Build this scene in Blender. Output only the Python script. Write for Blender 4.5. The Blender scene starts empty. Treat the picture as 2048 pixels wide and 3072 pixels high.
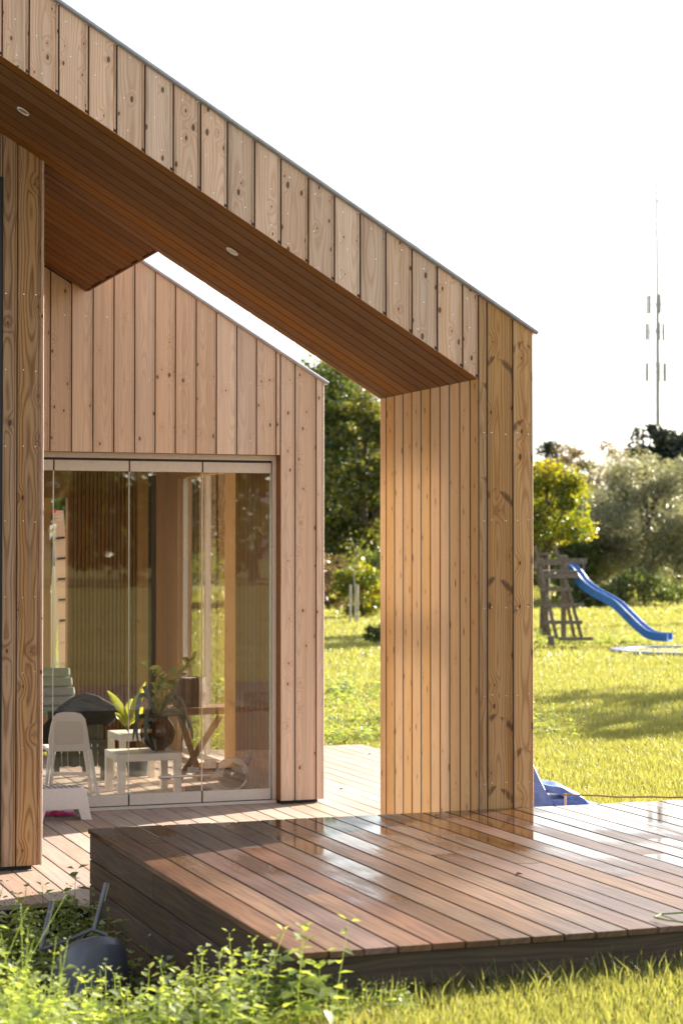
import bpy, bmesh, math, random
import numpy as np
from math import radians, sin, cos, pi, sqrt, atan2, tan
from mathutils import Vector, Matrix, noise as mnoise
random.seed(7); RNG = np.random.default_rng(11)
S = bpy.context.scene
COL = S.collection

# ------------------------------------------------------------------ camera
F_PX, YAW, TILT, CAM_H = 5887.0, radians(19.88), math.atan((1655 - 1536) / 5887.0), 2.1
cam_d = bpy.data.cameras.new('camera')
cam = bpy.data.objects.new('camera', cam_d); COL.objects.link(cam)
cam.location = (0, 0, CAM_H)
cam.rotation_euler = (pi / 2 + TILT, 0, -YAW)
cam_d.sensor_fit = 'HORIZONTAL'; cam_d.sensor_width = 24.0
cam_d.lens = F_PX / 2048 * 24.0
cam_d.clip_end = 3000; cam_d.clip_start = .05
cam_d.dof.use_dof = True; cam_d.dof.focus_distance = 13.0; cam_d.dof.aperture_fstop = 3.0
S.camera = cam

# ------------------------------------------------------------------ light
SUN_EL = radians(22.0)
SUN_AZ = (0.908, 0.418)            # horizontal direction TOWARDS the sun
w = bpy.data.worlds.new('World'); S.world = w; w.use_nodes = True
nt = w.node_tree; nt.nodes.clear()
sky = nt.nodes.new('ShaderNodeTexSky'); sky.sky_type = 'NISHITA'; sky.sun_disc = False
sky.sun_elevation = SUN_EL; sky.sun_rotation = atan2(SUN_AZ[0], SUN_AZ[1])
sky.air_density = 1.0; sky.dust_density = 1.6; sky.ozone_density = 0.6; sky.altitude = 0
hsv = nt.nodes.new('ShaderNodeHueSaturation'); hsv.inputs['Saturation'].default_value = 0.42
bg = nt.nodes.new('ShaderNodeBackground'); bg.inputs['Strength'].default_value = 0.07
ow = nt.nodes.new('ShaderNodeOutputWorld')
nt.links.new(sky.outputs[0], hsv.inputs['Color']); nt.links.new(hsv.outputs[0], bg.inputs['Color']); nt.links.new(bg.outputs[0], ow.inputs['Surface'])
sd = bpy.data.lights.new('sun', 'SUN'); sd.energy = 5.0; sd.angle = radians(.55); sd.color = (1, .9, .76)
sun = bpy.data.objects.new('sun', sd); COL.objects.link(sun)
tosun = Vector((SUN_AZ[0] * cos(SUN_EL), SUN_AZ[1] * cos(SUN_EL), sin(SUN_EL)))
sun.rotation_euler = tosun.to_track_quat('Z', 'Y').to_euler()
sun.location = (30, 10, 20)
S.view_settings.view_transform = 'Standard'; S.view_settings.look = 'None'
S.view_settings.gamma = 1.0; S.view_settings.use_curve_mapping = False
S.view_settings.exposure = 2.18
S.render.engine = 'CYCLES'
S.cycles.max_bounces = 10; S.cycles.transparent_max_bounces = 24; S.cycles.diffuse_bounces = 5
S.cycles.caustics_reflective = True; S.cycles.blur_glossy = 0.0

# ------------------------------------------------------------------ picture <-> place
_fw0 = Vector((sin(YAW), cos(YAW), 0)); _r = Vector((cos(YAW), -sin(YAW), 0)); _up = Vector((0, 0, 1))
_fw = _fw0 * cos(TILT) + _up * sin(TILT); _u = _up * cos(TILT) - _fw0 * sin(TILT)
def ray(px, py): return _fw + _r * ((px - 1024) / F_PX) - _u * ((py - 1536) / F_PX)
def onY(px, py, Y): d = ray(px, py); return Vector((0, 0, CAM_H)) + d * (Y / d.y)
def onZ(px, py, z=0.): d = ray(px, py); return Vector((0, 0, CAM_H)) + d * ((z - CAM_H) / d.z)
def onD(px, py, D): return Vector((0, 0, CAM_H)) + ray(px, py) * D

# ------------------------------------------------------------------ node helper
class NT:
    def __init__(s, name):
        s.m = bpy.data.materials.new(name); s.m.use_nodes = True; s.t = s.m.node_tree; s.t.nodes.clear()
        s.out = s.t.nodes.new('ShaderNodeOutputMaterial')
    def n(s, typ, **kw):
        nd = s.t.nodes.new(typ)
        for k, v in kw.items(): setattr(nd, k, v)
        return nd
    def put(s, sock, v):
        if hasattr(v, 'is_linked') or hasattr(v, 'links'): s.t.links.new(v, sock)
        elif isinstance(v, (tuple, list)) and len(v) == 3 and sock.type == 'RGBA': sock.default_value = (*v, 1)
        else: sock.default_value = v
    def math(s, op, a, b=None, c=None, clamp=False):
        nd = s.n('ShaderNodeMath', operation=op); nd.use_clamp = clamp
        for i, v in enumerate((a, b, c)):
            if v is not None: s.put(nd.inputs[i], v)
        return nd.outputs[0]
    def mix(s, f, a, b, blend='MIX'):
        nd = s.n('ShaderNodeMix', data_type='RGBA', blend_type=blend)
        s.put(nd.inputs[0], f); s.put(nd.inputs[6], a); s.put(nd.inputs[7], b); return nd.outputs[2]
    def xyz(s, x=0., y=0., z=0.):
        nd = s.n('ShaderNodeCombineXYZ')
        for i, v in enumerate((x, y, z)): s.put(nd.inputs[i], v)
        return nd.outputs[0]
    def sep(s, v):
        nd = s.n('ShaderNodeSeparateXYZ'); s.put(nd.inputs[0], v); return nd.outputs
    def noise(s, v, scale=1., detail=2., rough=.5, dim='3D'):
        nd = s.n('ShaderNodeTexNoise', noise_dimensions=dim); s.put(nd.inputs['Vector'], v)
        s.put(nd.inputs['Scale'], scale); nd.inputs['Detail'].default_value = detail; nd.inputs['Roughness'].default_value = rough
        return nd.outputs['Fac']
    def step(s, v, a, b, lo=0., hi=1.):
        nd = s.n('ShaderNodeMapRange', interpolation_type='SMOOTHSTEP')
        s.put(nd.inputs[0], v); s.put(nd.inputs[1], a); s.put(nd.inputs[2], b); s.put(nd.inputs[3], lo); s.put(nd.inputs[4], hi); return nd.outputs[0]
    def bump(s, h, strength, dist=.002):
        nd = s.n('ShaderNodeBump'); s.put(nd.inputs['Height'], h); nd.inputs['Strength'].default_value = strength; nd.inputs['Distance'].default_value = dist
        return nd.outputs[0]
    def pbsdf(s, color, rough=.5, metal=0., normal=None, spec=None, **kw):
        p = s.n('ShaderNodeBsdfPrincipled')
        s.put(p.inputs['Base Color'], color); s.put(p.inputs['Roughness'], rough); s.put(p.inputs['Metallic'], metal)
        if normal is not None: s.put(p.inputs['Normal'], normal)
        if spec is not None: s.put(p.inputs['Specular IOR Level'], spec)
        for k, v in kw.items(): s.put(p.inputs[k], v)
        return p.outputs[0]
    def done(s, sh): s.t.links.new(sh, s.out.inputs['Surface']); return s.m

def wood_mat(name, light, dark, knot, greyc, grey=.4, rough=.62, pitch=.012, ringamt=.55, knots=.55, var=.16, warm=None, chev=0., ksz=(.06, .022), stain=0., kden=(7., 3.6)):
    N = NT(name)
    uv = N.n('ShaderNodeUVMap'); uv.uv_map = 'UVMap'
    u, v, _ = N.sep(uv.outputs[0])
    rnd = N.n('ShaderNodeObjectInfo').outputs['Random']
    r2 = N.math('FRACT', N.math('MULTIPLY', rnd, 57.31)); r3 = N.math('FRACT', N.math('MULTIPLY', rnd, 191.7))
    vo = N.math('ADD', v, N.math('MULTIPLY', rnd, 83.))
    uo = N.math('ADD', u, N.math('MULTIPLY', r2, 40.))
    # knots
    kv = N.xyz(N.math('MULTIPLY', uo, kden[0]), N.math('MULTIPLY', vo, kden[1]), 0.)
    vor = N.n('ShaderNodeTexVoronoi', voronoi_dimensions='2D'); N.put(vor.inputs['Vector'], kv); vor.inputs['Scale'].default_value = 1.
    kd = vor.outputs['Distance']; kr = N.sep(vor.outputs['Color'])[0]; kr2 = N.sep(vor.outputs['Color'])[1]
    gate = N.math('LESS_THAN', kr, N.math('MULTIPLY', N.math('MULTIPLY_ADD', r2, 1.1, .3), knots))
    size = N.math('MULTIPLY_ADD', kr2, *ksz)
    km = N.math('MULTIPLY', gate, N.step(kd, N.math('MULTIPLY', size, 1.25), N.math('MULTIPLY', size, .75)))
    halo = N.math('MULTIPLY', gate, N.step(kd, .38, .06))
    # growth rings cut by the board face
    n1 = N.noise(N.xyz(N.math('MULTIPLY', uo, 2.), N.math('MULTIPLY', vo, .9), 0.), 1., 2., .5)
    n2 = N.noise(N.xyz(N.math('MULTIPLY', uo, 14.), N.math('MULTIPLY', vo, 2.2), 3.), 1., 2., .5)
    cu = N.math('MULTIPLY', N.math('SUBTRACT', r3, .5), .12 if not chev else .04)
    du = N.math('SUBTRACT', u, cu)
    dep = N.math('MULTIPLY_ADD', n1, .16, -.035)
    r = N.math('SQRT', N.math('ADD', N.math('MULTIPLY', du, du), N.math('MULTIPLY', dep, dep)))
    r = N.math('ADD', r, N.math('MULTIPLY', n2, .010)); r = N.math('ADD', r, N.math('MULTIPLY', halo, .022))
    ring = N.math('MULTIPLY_ADD', N.math('SINE', N.math('MULTIPLY', r, 2 * pi / pitch)), .5, .5)
    ring = N.math('POWER', ring, 2.2)
    fine = N.noise(N.xyz(N.math('MULTIPLY', uo, 190.), N.math('MULTIPLY', vo, 2.6), 0.), 1., 2., .6)
    wide = N.noise(N.xyz(N.math('MULTIPLY', uo, 22.), N.math('MULTIPLY', vo, .55), 7.), 1., 3., .55)
    f = N.math('ADD', N.math('MULTIPLY', ring, ringamt), N.math('MULTIPLY', N.math('SUBTRACT', fine, .5), .9), clamp=True)
    c = N.mix(f, light, dark)
    c = N.mix(N.step(wide, .42, .78), c, N.mix(.5, c, dark))
    gm = N.math('MULTIPLY', N.step(N.noise(N.xyz(N.math('MULTIPLY', uo, 30.), N.math('MULTIPLY', vo, .4), 21.), 1., 3., .6), .46, .72), grey)
    c = N.mix(gm, c, greyc)
    c = N.mix(N.math('MULTIPLY', halo, .22), c, dark)
    c = N.mix(N.math('MULTIPLY', km, .82), c, knot)
    if warm is not None: c = N.mix(N.math('MULTIPLY', r2, .6), c, N.mix(1., c, warm, 'MULTIPLY'))
    if stain:
        # rain-darkened streaks beside the joints
        sn = N.noise(N.xyz(N.math('MULTIPLY', uo, 26.), N.math('MULTIPLY', vo, .9), 31.), 1., 3., .6)
        ed = N.step(N.math('ABSOLUTE', N.math('ADD', u, N.math('MULTIPLY', N.math('SUBTRACT', r2, .5), .05))), .035, .085)
        c = N.mix(N.math('MULTIPLY', N.math('MULTIPLY', N.step(sn, .47, .66), ed), stain), c, N.mix(1., c, (.50, .43, .38), 'MULTIPLY'))
    if chev:
        # spike knots: dark slanting streaks running out from the pith
        tv = N.math('ADD', N.math('MULTIPLY_ADD', N.math('ABSOLUTE', du), .75, vo), N.math('MULTIPLY', N.math('GREATER_THAN', du, 0.), .02))
        v1 = N.n('ShaderNodeTexVoronoi', voronoi_dimensions='1D'); N.put(v1.inputs['W'], tv); v1.inputs['Scale'].default_value = chev
        g1 = N.noise(N.xyz(N.math('MULTIPLY', uo, 24.), N.math('MULTIPLY', vo, 5.), 2.), 1., 2., .6)
        wd = N.math('MULTIPLY', N.step(N.math('ABSOLUTE', du), .004, .055), .085)
        cm = N.math('MULTIPLY', N.step(v1.outputs['Distance'], wd, N.math('MULTIPLY', wd, .3)), N.step(g1, .38, .55))
        cm = N.math('MULTIPLY', cm, N.math('LESS_THAN', N.sep(v1.outputs['Color'])[0], .62))
        c = N.mix(N.math('MULTIPLY', cm, .72), c, knot)
    h = N.n('ShaderNodeHueSaturation'); N.put(h.inputs['Color'], c)
    N.put(h.inputs['Value'], N.math('MULTIPLY_ADD', r3, 2 * var, 1 - var)); N.put(h.inputs['Saturation'], N.math('MULTIPLY_ADD', r2, .25, .9))
    b = N.bump(N.math('ADD', N.math('MULTIPLY', f, -.6), N.math('MULTIPLY', km, .5)), .25, .0015)
    return N.done(N.pbsdf(h.outputs[0], rough, 0., b, .35))

def deck_mat(name, light, dark, wet=0., rough=.5, var=.2, wetcol=.55):
    N = NT(name)
    uv = N.n('ShaderNodeUVMap'); uv.uv_map = 'UVMap'
    u, v, _ = N.sep(uv.outputs[0])
    rnd = N.n('ShaderNodeObjectInfo').outputs['Random']
    r2 = N.math('FRACT', N.math('MULTIPLY', rnd, 57.31)); r3 = N.math('FRACT', N.math('MULTIPLY', rnd, 191.7))
    vo = N.math('ADD', v, N.math('MULTIPLY', rnd, 61.)); uo = N.math('ADD', u, N.math('MULTIPLY', r2, 30.))
    warp = N.noise(N.xyz(N.math('MULTIPLY', uo, 6.), N.math('MULTIPLY', vo, 1.4), 0.), 1., 2.)
    uw = N.math('MULTIPLY_ADD', warp, .07, uo)
    st = N.noise(N.xyz(N.math('MULTIPLY', uw, 55.), N.math('MULTIPLY', vo, 1.3), 0.), 1., 3., .6)
    st2 = N.noise(N.xyz(N.math('MULTIPLY', uw, 240.), N.math('MULTIPLY', vo, 4.), 0.), 1., 2., .6)
    blot = N.noise(N.xyz(N.math('MULTIPLY', uo, 6.), N.math('MULTIPLY', vo, 1.6), 9.), 1., 3., .6)
    f = N.math('ADD', N.math('MULTIPLY', N.step(st, .35, .68), .6), N.math('MULTIPLY', N.math('SUBTRACT', st2, .45), .8), clamp=True)
    f = N.math('ADD', f, N.math('MULTIPLY', N.math('SUBTRACT', blot, .5), .8), clamp=True)
    c = N.mix(f, light, dark)
    h = N.n('ShaderNodeHueSaturation'); N.put(h.inputs['Value'], N.math('MULTIPLY_ADD', r3, 2 * var, 1 - var))
    N.put(h.inputs['Saturation'], N.math('MULTIPLY_ADD', r2, .5, .75)); N.put(h.inputs['Hue'], N.math('MULTIPLY_ADD', rnd, .03, .485))
    ro = N.math('MULTIPLY_ADD', f, .12, rough)
    hb = N.math('ADD', f, N.math('MULTIPLY', N.math('POWER', N.math('ABSOLUTE', u), 2.), -20.))
    bs = .22
    if wet > 0:
        # standing rain on single boards, drying in long patches
        pos = N.n('ShaderNodeNewGeometry').outputs['Position']; px, py, _z = N.sep(pos)
        wn = N.noise(N.xyz(N.math('MULTIPLY', rnd, 97.), N.math('MULTIPLY_ADD', py, .75, N.math('MULTIPLY', r3, 40.)), N.math('MULTIPLY', px, .5)), 1., 2., .5)
        big = N.noise(N.xyz(px, py, 4.), .55, 2., .5)
        bias = N.math('ADD', N.math('MULTIPLY', N.step(py, 8.6, 10.9), .17), N.math('MULTIPLY', N.step(px, 3.2, 6.3), .10))
        edge = N.noise(N.xyz(N.math('MULTIPLY', uo, 45.), N.math('MULTIPLY', vo, 3.), 0.), 1., 3., .6)
        wv = N.math('ADD', N.math('ADD', N.math('MULTIPLY_ADD', wn, .65, N.math('MULTIPLY', big, .35)), bias), N.math('MULTIPLY', N.math('SUBTRACT', edge, .5), .16))
        m = N.step(wv, wet - .02, wet + .14); damp = N.step(wv, wet - .22, wet + .02)
        c = N.mix(N.math('MULTIPLY', damp, .85), c, N.mix(1., c, (wetcol, wetcol * .84, wetcol * .72), 'MULTIPLY'))
        ro = N.math('MULTIPLY_ADD', damp, -.10, ro)
        ro = N.math('ADD', N.math('MULTIPLY', N.math('SUBTRACT', 1., m), ro), N.math('MULTIPLY', m, .045))
        hb = N.math('MULTIPLY', hb, N.math('MULTIPLY_ADD', m, -.97, 1.))
    N.put(h.inputs['Color'], c)
    b = N.bump(hb, bs, .002)
    return N.done(N.pbsdf(h.outputs[0], ro, 0., b, .5))

def flat_mat(name, color, rough=.5, metal=0., nscale=0., namt=.15, spec=None, bump=0.):
    N = NT(name); c = color; nrm = None
    if nscale:
        g = N.n('ShaderNodeTexCoord').outputs['Object']
        n = N.noise(g, nscale, 4., .6)
        c = N.mix(N.step(n, .3, .7), tuple(x * (1 - namt) for x in color), tuple(min(1, x * (1 + namt)) for x in color))
        if bump: nrm = N.bump(n, bump, .004)
    return N.done(N.pbsdf(c, rough, metal, nrm, spec))

def leaf_mat(name, a, b, trans=.5, gloss=.06, tcol=None):
    N = NT(name)
    at = N.n('ShaderNodeAttribute'); at.attribute_name = 'rnd'
    f = at.outputs['Fac']
    c = N.mix(f, a, b)
    d = N.n('ShaderNodeBsdfDiffuse'); N.put(d.inputs[0], c)
    t = N.n('ShaderNodeBsdfTranslucent')
    tc = N.mix(1., c, tcol or (1.7, 1.5, .7), 'MULTIPLY'); N.put(t.inputs[0], tc)
    mx = N.n('ShaderNodeMixShader'); mx.inputs[0].default_value = trans
    N.t.links.new(d.outputs[0], mx.inputs[1]); N.t.links.new(t.outputs[0], mx.inputs[2])
    g = N.n('ShaderNodeBsdfGlossy'); g.inputs['Roughness'].default_value = .35
    m2 = N.n('ShaderNodeMixShader'); m2.inputs[0].default_value = gloss
    N.t.links.new(mx.outputs[0], m2.inputs[1]); N.t.links.new(g.outputs[0], m2.inputs[2])
    return N.done(m2.outputs[0])

def glass_mat(name, tint=(.93, .95, .93), refl=1.8, rough=0.):
    N = NT(name)
    geo = N.n('ShaderNodeNewGeometry'); dt = N.n('ShaderNodeVectorMath', operation='DOT_PRODUCT')
    N.put(dt.inputs[0], geo.outputs['Normal']); N.put(dt.inputs[1], geo.outputs['Incoming'])
    fr = N.math('MULTIPLY_ADD', N.math('POWER', N.math('SUBTRACT', 1., N.math('ABSOLUTE', dt.outputs['Value'])), 5.), .96, .04)
    t = N.n('ShaderNodeBsdfTransparent'); t.inputs[0].default_value = (*tint, 1)
    g = N.n('ShaderNodeBsdfGlossy'); g.inputs['Roughness'].default_value = rough
    mx = N.n('ShaderNodeMixShader'); N.put(mx.inputs[0], N.math('MULTIPLY', fr, refl, clamp=True))
    N.t.links.new(t.outputs[0], mx.inputs[1]); N.t.links.new(g.outputs[0], mx.inputs[2])
    return N.done(mx.outputs[0])

M = {}
M['fascia'] = wood_mat('larch_weathered', (.75, .53, .40), (.53, .30, .18), (.04, .02, .012), (.44, .36, .30), .5, pitch=.014, ringamt=.6, var=.19, knots=.8, ksz=(.085, .025), stain=.7, kden=(10., 5.))
M['post'] = wood_mat('larch_post', (.56, .335, .165), (.27, .115, .042), (.05, .02, .01), (.40, .34, .28), .25, pitch=.015, ringamt=.6, var=.14, chev=2.3, knots=.5, stain=.4)
M['rear'] = wood_mat('larch_rear', (.69, .525, .405), (.47, .305, .205), (.08, .04, .024), (.38, .32, .27), .35, pitch=.013, ringamt=.42, var=.10, knots=.55, stain=.3, kden=(8., 4.5))
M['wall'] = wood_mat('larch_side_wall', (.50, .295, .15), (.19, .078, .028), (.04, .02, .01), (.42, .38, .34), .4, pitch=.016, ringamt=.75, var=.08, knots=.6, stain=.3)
M['reveal'] = wood_mat('larch_reveal', (.60, .375, .19), (.42, .225, .095), (.10, .042, .016), (.42, .29, .17), .25, pitch=.012, ringamt=.4, var=.13, knots=.75, ksz=(.07, .025), kden=(9., 3.6))
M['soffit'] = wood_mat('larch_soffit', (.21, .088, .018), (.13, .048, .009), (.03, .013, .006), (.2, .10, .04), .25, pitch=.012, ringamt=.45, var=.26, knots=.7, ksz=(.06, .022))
M['beam'] = wood_mat('pine_beam', (.38, .235, .11), (.29, .155, .062), (.12, .06, .02), (.42, .3, .18), .2, pitch=.015, ringamt=.35, var=.08, knots=.35)
M['slat'] = wood_mat('slat_brown', (.23, .115, .042), (.15, .066, .022), (.05, .025, .01), (.2, .12, .06), .2, var=.12)
M['jamb'] = wood_mat('jamb_brown', (.26, .13, .055), (.18, .08, .03), (.05, .02, .01), (.2, .12, .06), .2, var=.05, knots=.2)
M['deck_wet'] = deck_mat('hardwood_wet', (.185, .106, .068), (.034, .017, .010), wet=.60, rough=.46, wetcol=.40)
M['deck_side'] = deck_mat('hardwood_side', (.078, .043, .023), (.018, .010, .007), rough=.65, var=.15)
M['deck_dry'] = deck_mat('hardwood_dry', (.40, .315, .26), (.26, .18, .135), rough=.45, var=.12)
M['joint_pale'] = flat_mat('board_joint_pale', (.17, .085, .042), .8)
M['joint'] = flat_mat('board_joint', (.075, .033, .014), .8)
M['alu'] = flat_mat('frame_aluminium', (.58, .54, .49), .38, 0., 30., .04)
M['alu_metal'] = flat_mat('bare_aluminium', (.72, .72, .72), .32, 1.)
M['zinc'] = flat_mat('zinc_trim', (.38, .38, .42), .35, .6, 12., .12)
M['black'] = flat_mat('black_gasket', (.012, .012, .013), .5)
M['dark'] = flat_mat('dark_void', (.03, .025, .02), .8)
M['plinth'] = flat_mat('plinth_black', (.016, .017, .02), .6, 0., 9., .3)
M['glass'] = glass_mat('clear_glass', (.97, .97, .95), 1.5)
M['glass_side'] = glass_mat('coated_glass', (.5, .52, .5), 7.5, .11)
M['white_pl'] = flat_mat('white_plastic', (.74, .72, .70), .42, 0., 40., .03)
M['white_lac'] = flat_mat('white_lacquer', (.80, .77, .70), .3, 0., 8., .04)
M['screw'] = flat_mat('screw_steel', (.85, .85, .85), .25, .8)
M['blue'] = flat_mat('blue_plastic', (.012, .115, .36), .38, 0., 6., .2)
M['blue2'] = flat_mat('faded_blue_plastic', (.10, .19, .50), .45, 0., 14., .22)
M['oldwood'] = flat_mat('grey_old_wood', (.16, .125, .095), .8, 0., 18., .35)
M['bark'] = flat_mat('bark', (.09, .066, .048), .9, 0., 7., .4, bump=.5)
M['barkpale'] = flat_mat('bark_pale', (.32, .28, .23), .9, 0., 7., .3)
M['leaf_dark'] = leaf_mat('leaf_dark', (.042, .075, .02), (.12, .15, .038), .45)
M['leaf_yel'] = leaf_mat('leaf_yellow', (.085, .14, .012), (.24, .22, .014), .55)
M['leaf_mix'] = leaf_mat('leaf_autumn_mix', (.045, .08, .018), (.16, .16, .03), .45)
M['leaf_willow_haze'] = leaf_mat('leaf_willow_haze', (.13, .14, .088), (.28, .275, .18), .46, .10, (1.5,1.45,.9))  # leaves paled and greyed, distance haze put into their colour
M['leaf_birch'] = leaf_mat('leaf_birch', (.07, .055, .032), (.15, .115, .065), .40)
M['leaf_conifer'] = leaf_mat('leaf_conifer', (.02, .032, .024), (.05, .06, .04), .2)
M['grass'] = leaf_mat('grass_blade', (.14, .165, .044), (.295, .285, .095), .52, .045, (1.45, 1.38, .82))
M['weed'] = leaf_mat('weed_leaf', (.12, .20, .03), (.43, .46, .16), .58, .16, (1.5, 1.5, .6))
M['nettle'] = leaf_mat('broad_leaf', (.07, .15, .02), (.28, .36, .06), .58, .12)
M['house_leaf'] = leaf_mat('house_plant_leaf', (.08, .16, .02), (.34, .36, .06), .5, .10)
M['strap_leaf'] = leaf_mat('strap_leaf', (.018, .045, .014), (.035, .07, .02), .25, .10)

# ------------------------------------------------------------------ object helpers
ORG = {}
def wpos(o):
    p = Vector((0, 0, 0))
    while o is not None: p += o.location; o = o.parent
    return p
def tag(o, label=None, cat=None, group=None, kind=None):
    if label: o['label'] = label
    if cat: o['category'] = cat
    if group: o['group'] = group
    if kind: o['kind'] = kind
    return o
def thing(name, label, cat, loc=(0, 0, 0), group=None):
    o = bpy.data.objects.new(name, None); COL.objects.link(o); o.location = loc; o.empty_display_size = .1
    return tag(o, label, cat, group)
def mesh_obj(name, verts, faces, mat, parent=None, uvs=None, smooth=False):
    """verts in WORLD space; made relative to the parent's base"""
    me = bpy.data.meshes.new(name)
    off = wpos(parent) if parent is not None else Vector((0, 0, 0))
    me.from_pydata([(v[0] - off.x, v[1] - off.y, v[2] - off.z) for v in verts], [], faces)
    if uvs is not None:
        ul = me.uv_layers.new(name='UVMap')
        for l in me.loops: ul.data[l.index].uv = uvs[l.vertex_index]
    if smooth:
        for p in me.polygons: p.use_smooth = True
    me.materials.append(mat)
    o = bpy.data.objects.new(name, me); COL.objects.link(o)
    if parent is not None: o.parent = parent
    return o
def np_obj(name, V, Fc, mat, parent=None, rnd=None, smooth=False):
    """V (n,3) float world, Fc (m,3|4) int"""
    me = bpy.data.meshes.new(name)
    off = np.array(wpos(parent)) if parent is not None else np.zeros(3)
    V = np.asarray(V, dtype=np.float32) - off.astype(np.float32); Fc = np.asarray(Fc, dtype=np.int32); k = Fc.shape[1]
    me.vertices.add(len(V)); me.vertices.foreach_set('co', V.ravel())
    me.loops.add(Fc.size); me.loops.foreach_set('vertex_index', Fc.ravel())
    me.polygons.add(len(Fc)); me.polygons.foreach_set('loop_start', np.arange(0, Fc.size, k, dtype=np.int32))
    me.polygons.foreach_set('loop_total', np.full(len(Fc), k, dtype=np.int32))
    if smooth: me.polygons.foreach_set('use_smooth', np.ones(len(Fc), dtype=bool))
    me.update(calc_edges=True)
    if rnd is not None:
        a = me.attributes.new('rnd', 'FLOAT', 'POINT'); a.data.foreach_set('value', np.asarray(rnd, dtype=np.float32))
    me.materials.append(mat)
    o = bpy.data.objects.new(name, me); COL.objects.link(o)
    if parent is not None: o.parent = parent
    return o

class MB:
    """collects shapes into one mesh"""
    def __init__(s): s.v = []; s.f = []; s.uv = []
    def add(s, vs, fs, uv=None):
        b = len(s.v); s.v += [tuple(v) for v in vs]; s.f += [tuple(i + b for i in f) for f in fs]
        s.uv += uv if uv else [(v[0] + v[1], v[2]) for v in vs]
        return s
    def box(s, a, b, ch=0.):
        x0, y0, z0 = a; x1, y1, z1 = b
        return s.add([(x0, y0, z0), (x1, y0, z0), (x1, y1, z0), (x0, y1, z0), (x0, y0, z1), (x1, y0, z1), (x1, y1, z1), (x0, y1, z1)],
                     [(3, 2, 1, 0), (4, 5, 6, 7), (0, 1, 5, 4), (1, 2, 6, 5), (2, 3, 7, 6), (3, 0, 4, 7)])
    def obox(s, c, X, Y, Z, hx, hy, hz):
        c = Vector(c); vs = []
        for sz in (-1, 1):
            for sx, sy in ((-1, -1), (1, -1), (1, 1), (-1, 1)):
                vs.append(c + X * (sx * hx) + Y * (sy * hy) + Z * (sz * hz))
        return s.add(vs, [(3, 2, 1, 0), (4, 5, 6, 7), (0, 1, 5, 4), (1, 2, 6, 5), (2, 3, 7, 6), (3, 0, 4, 7)],
                     [(sx * hx, sz * hz) for sz in (-1, 1) for sx in (-1, 1, 1, -1)])
    def bar(s, p, q, wd, th, side=None):
        p = Vector(p); q = Vector(q); Z = (q - p); L = Z.length; Z.normalize()
        sd = Vector(side) if side is not None else (Vector((0, 1, 0)) if abs(Z.y) < .9 else Vector((1, 0, 0)))
        X = Z.cross(sd).normalized(); Y = Z.cross(X).normalized()
        return s.obox((p + q) / 2, X, Y, Z, wd / 2, th / 2, L / 2)
    def tube(s, pts, r, n=8, cap=True):
        pts = [Vector(p) for p in pts]; m = len(pts); rr = r if isinstance(r, (list, tuple)) else [r] * m
        b = len(s.v); ref = None
        for i, p in enumerate(pts):
            t = (pts[min(i + 1, m - 1)] - pts[max(i - 1, 0)]).normalized()
            if ref is None: ref = Vector((0, 0, 1)) if abs(t.z) < .9 else Vector((1, 0, 0))
            X = t.cross(ref)
            if X.length < 1e-4: X = t.cross(Vector((.3, .7, .2)))
            X.normalize(); Y = t.cross(X).normalized(); ref = Y.cross(t) * -1 if False else ref
            for k in range(n):
                a = 2 * pi * k / n; v = p + (X * cos(a) + Y * sin(a)) * rr[i]
                s.v.append(tuple(v)); s.uv.append((a * rr[i], i * .1))
        for i in range(m - 1):
            for k in range(n):
                k2 = (k + 1) % n; s.f.append((b + i * n + k, b + i * n + k2, b + (i + 1) * n + k2, b + (i + 1) * n + k))
        if cap:
            s.f.append(tuple(b + k for k in range(n))[::-1]); s.f.append(tuple(b + (m - 1) * n + k for k in range(n)))
        return s
    def lathe(s, c, prof, n=24, axis=None):
        c = Vector(c); b = len(s.v); Z = Vector(axis).normalized() if axis is not None else Vector((0, 0, 1))
        X = Z.orthogonal().normalized() if axis is not None else Vector((1, 0, 0)); Y = Z.cross(X)
        for r, z in prof:
            for k in range(n):
                a = 2 * pi * k / n; s.v.append(tuple(c + X * (r * cos(a)) + Y * (r * sin(a)) + Z * z)); s.uv.append((a * r, z))
        for i in range(len(prof) - 1):
            for k in range(n):
                k2 = (k + 1) % n; s.f.append((b + i * n + k, b + i * n + k2, b + (i + 1) * n + k2, b + (i + 1) * n + k))
        return s
    def prism(s, poly, o, U, V, N, t):
        """poly (u,v) outline extruded from 0 to t along N"""
        o = Vector(o); n = len(poly); vs = [o + U * a + V * b for a, b in poly] + [o + U * a + V * b + N * t for a, b in poly]
        fs = [tuple(range(n))[::-1], tuple(range(n, 2 * n))] + [(i, (i + 1) % n, n + (i + 1) % n, n + i) for i in range(n)]
        return s.add(vs, fs, [(a, b) for a, b in poly] * 2)
    def build(s, name, mat, parent=None, smooth=False, bevel=0., subsurf=0):
        o = mesh_obj(name, s.v, s.f, mat, parent, s.uv, smooth)
        if smooth:
            try: o.data.set_sharp_from_angle(angle=radians(40))
            except Exception: pass
        if bevel: md = o.modifiers.new('bevel', 'BEVEL'); md.width = bevel; md.segments = 2; md.limit_method = 'ANGLE'
        if subsurf: md = o.modifiers.new('sub', 'SUBSURF'); md.levels = subsurf; md.render_levels = subsurf
        return o

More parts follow.
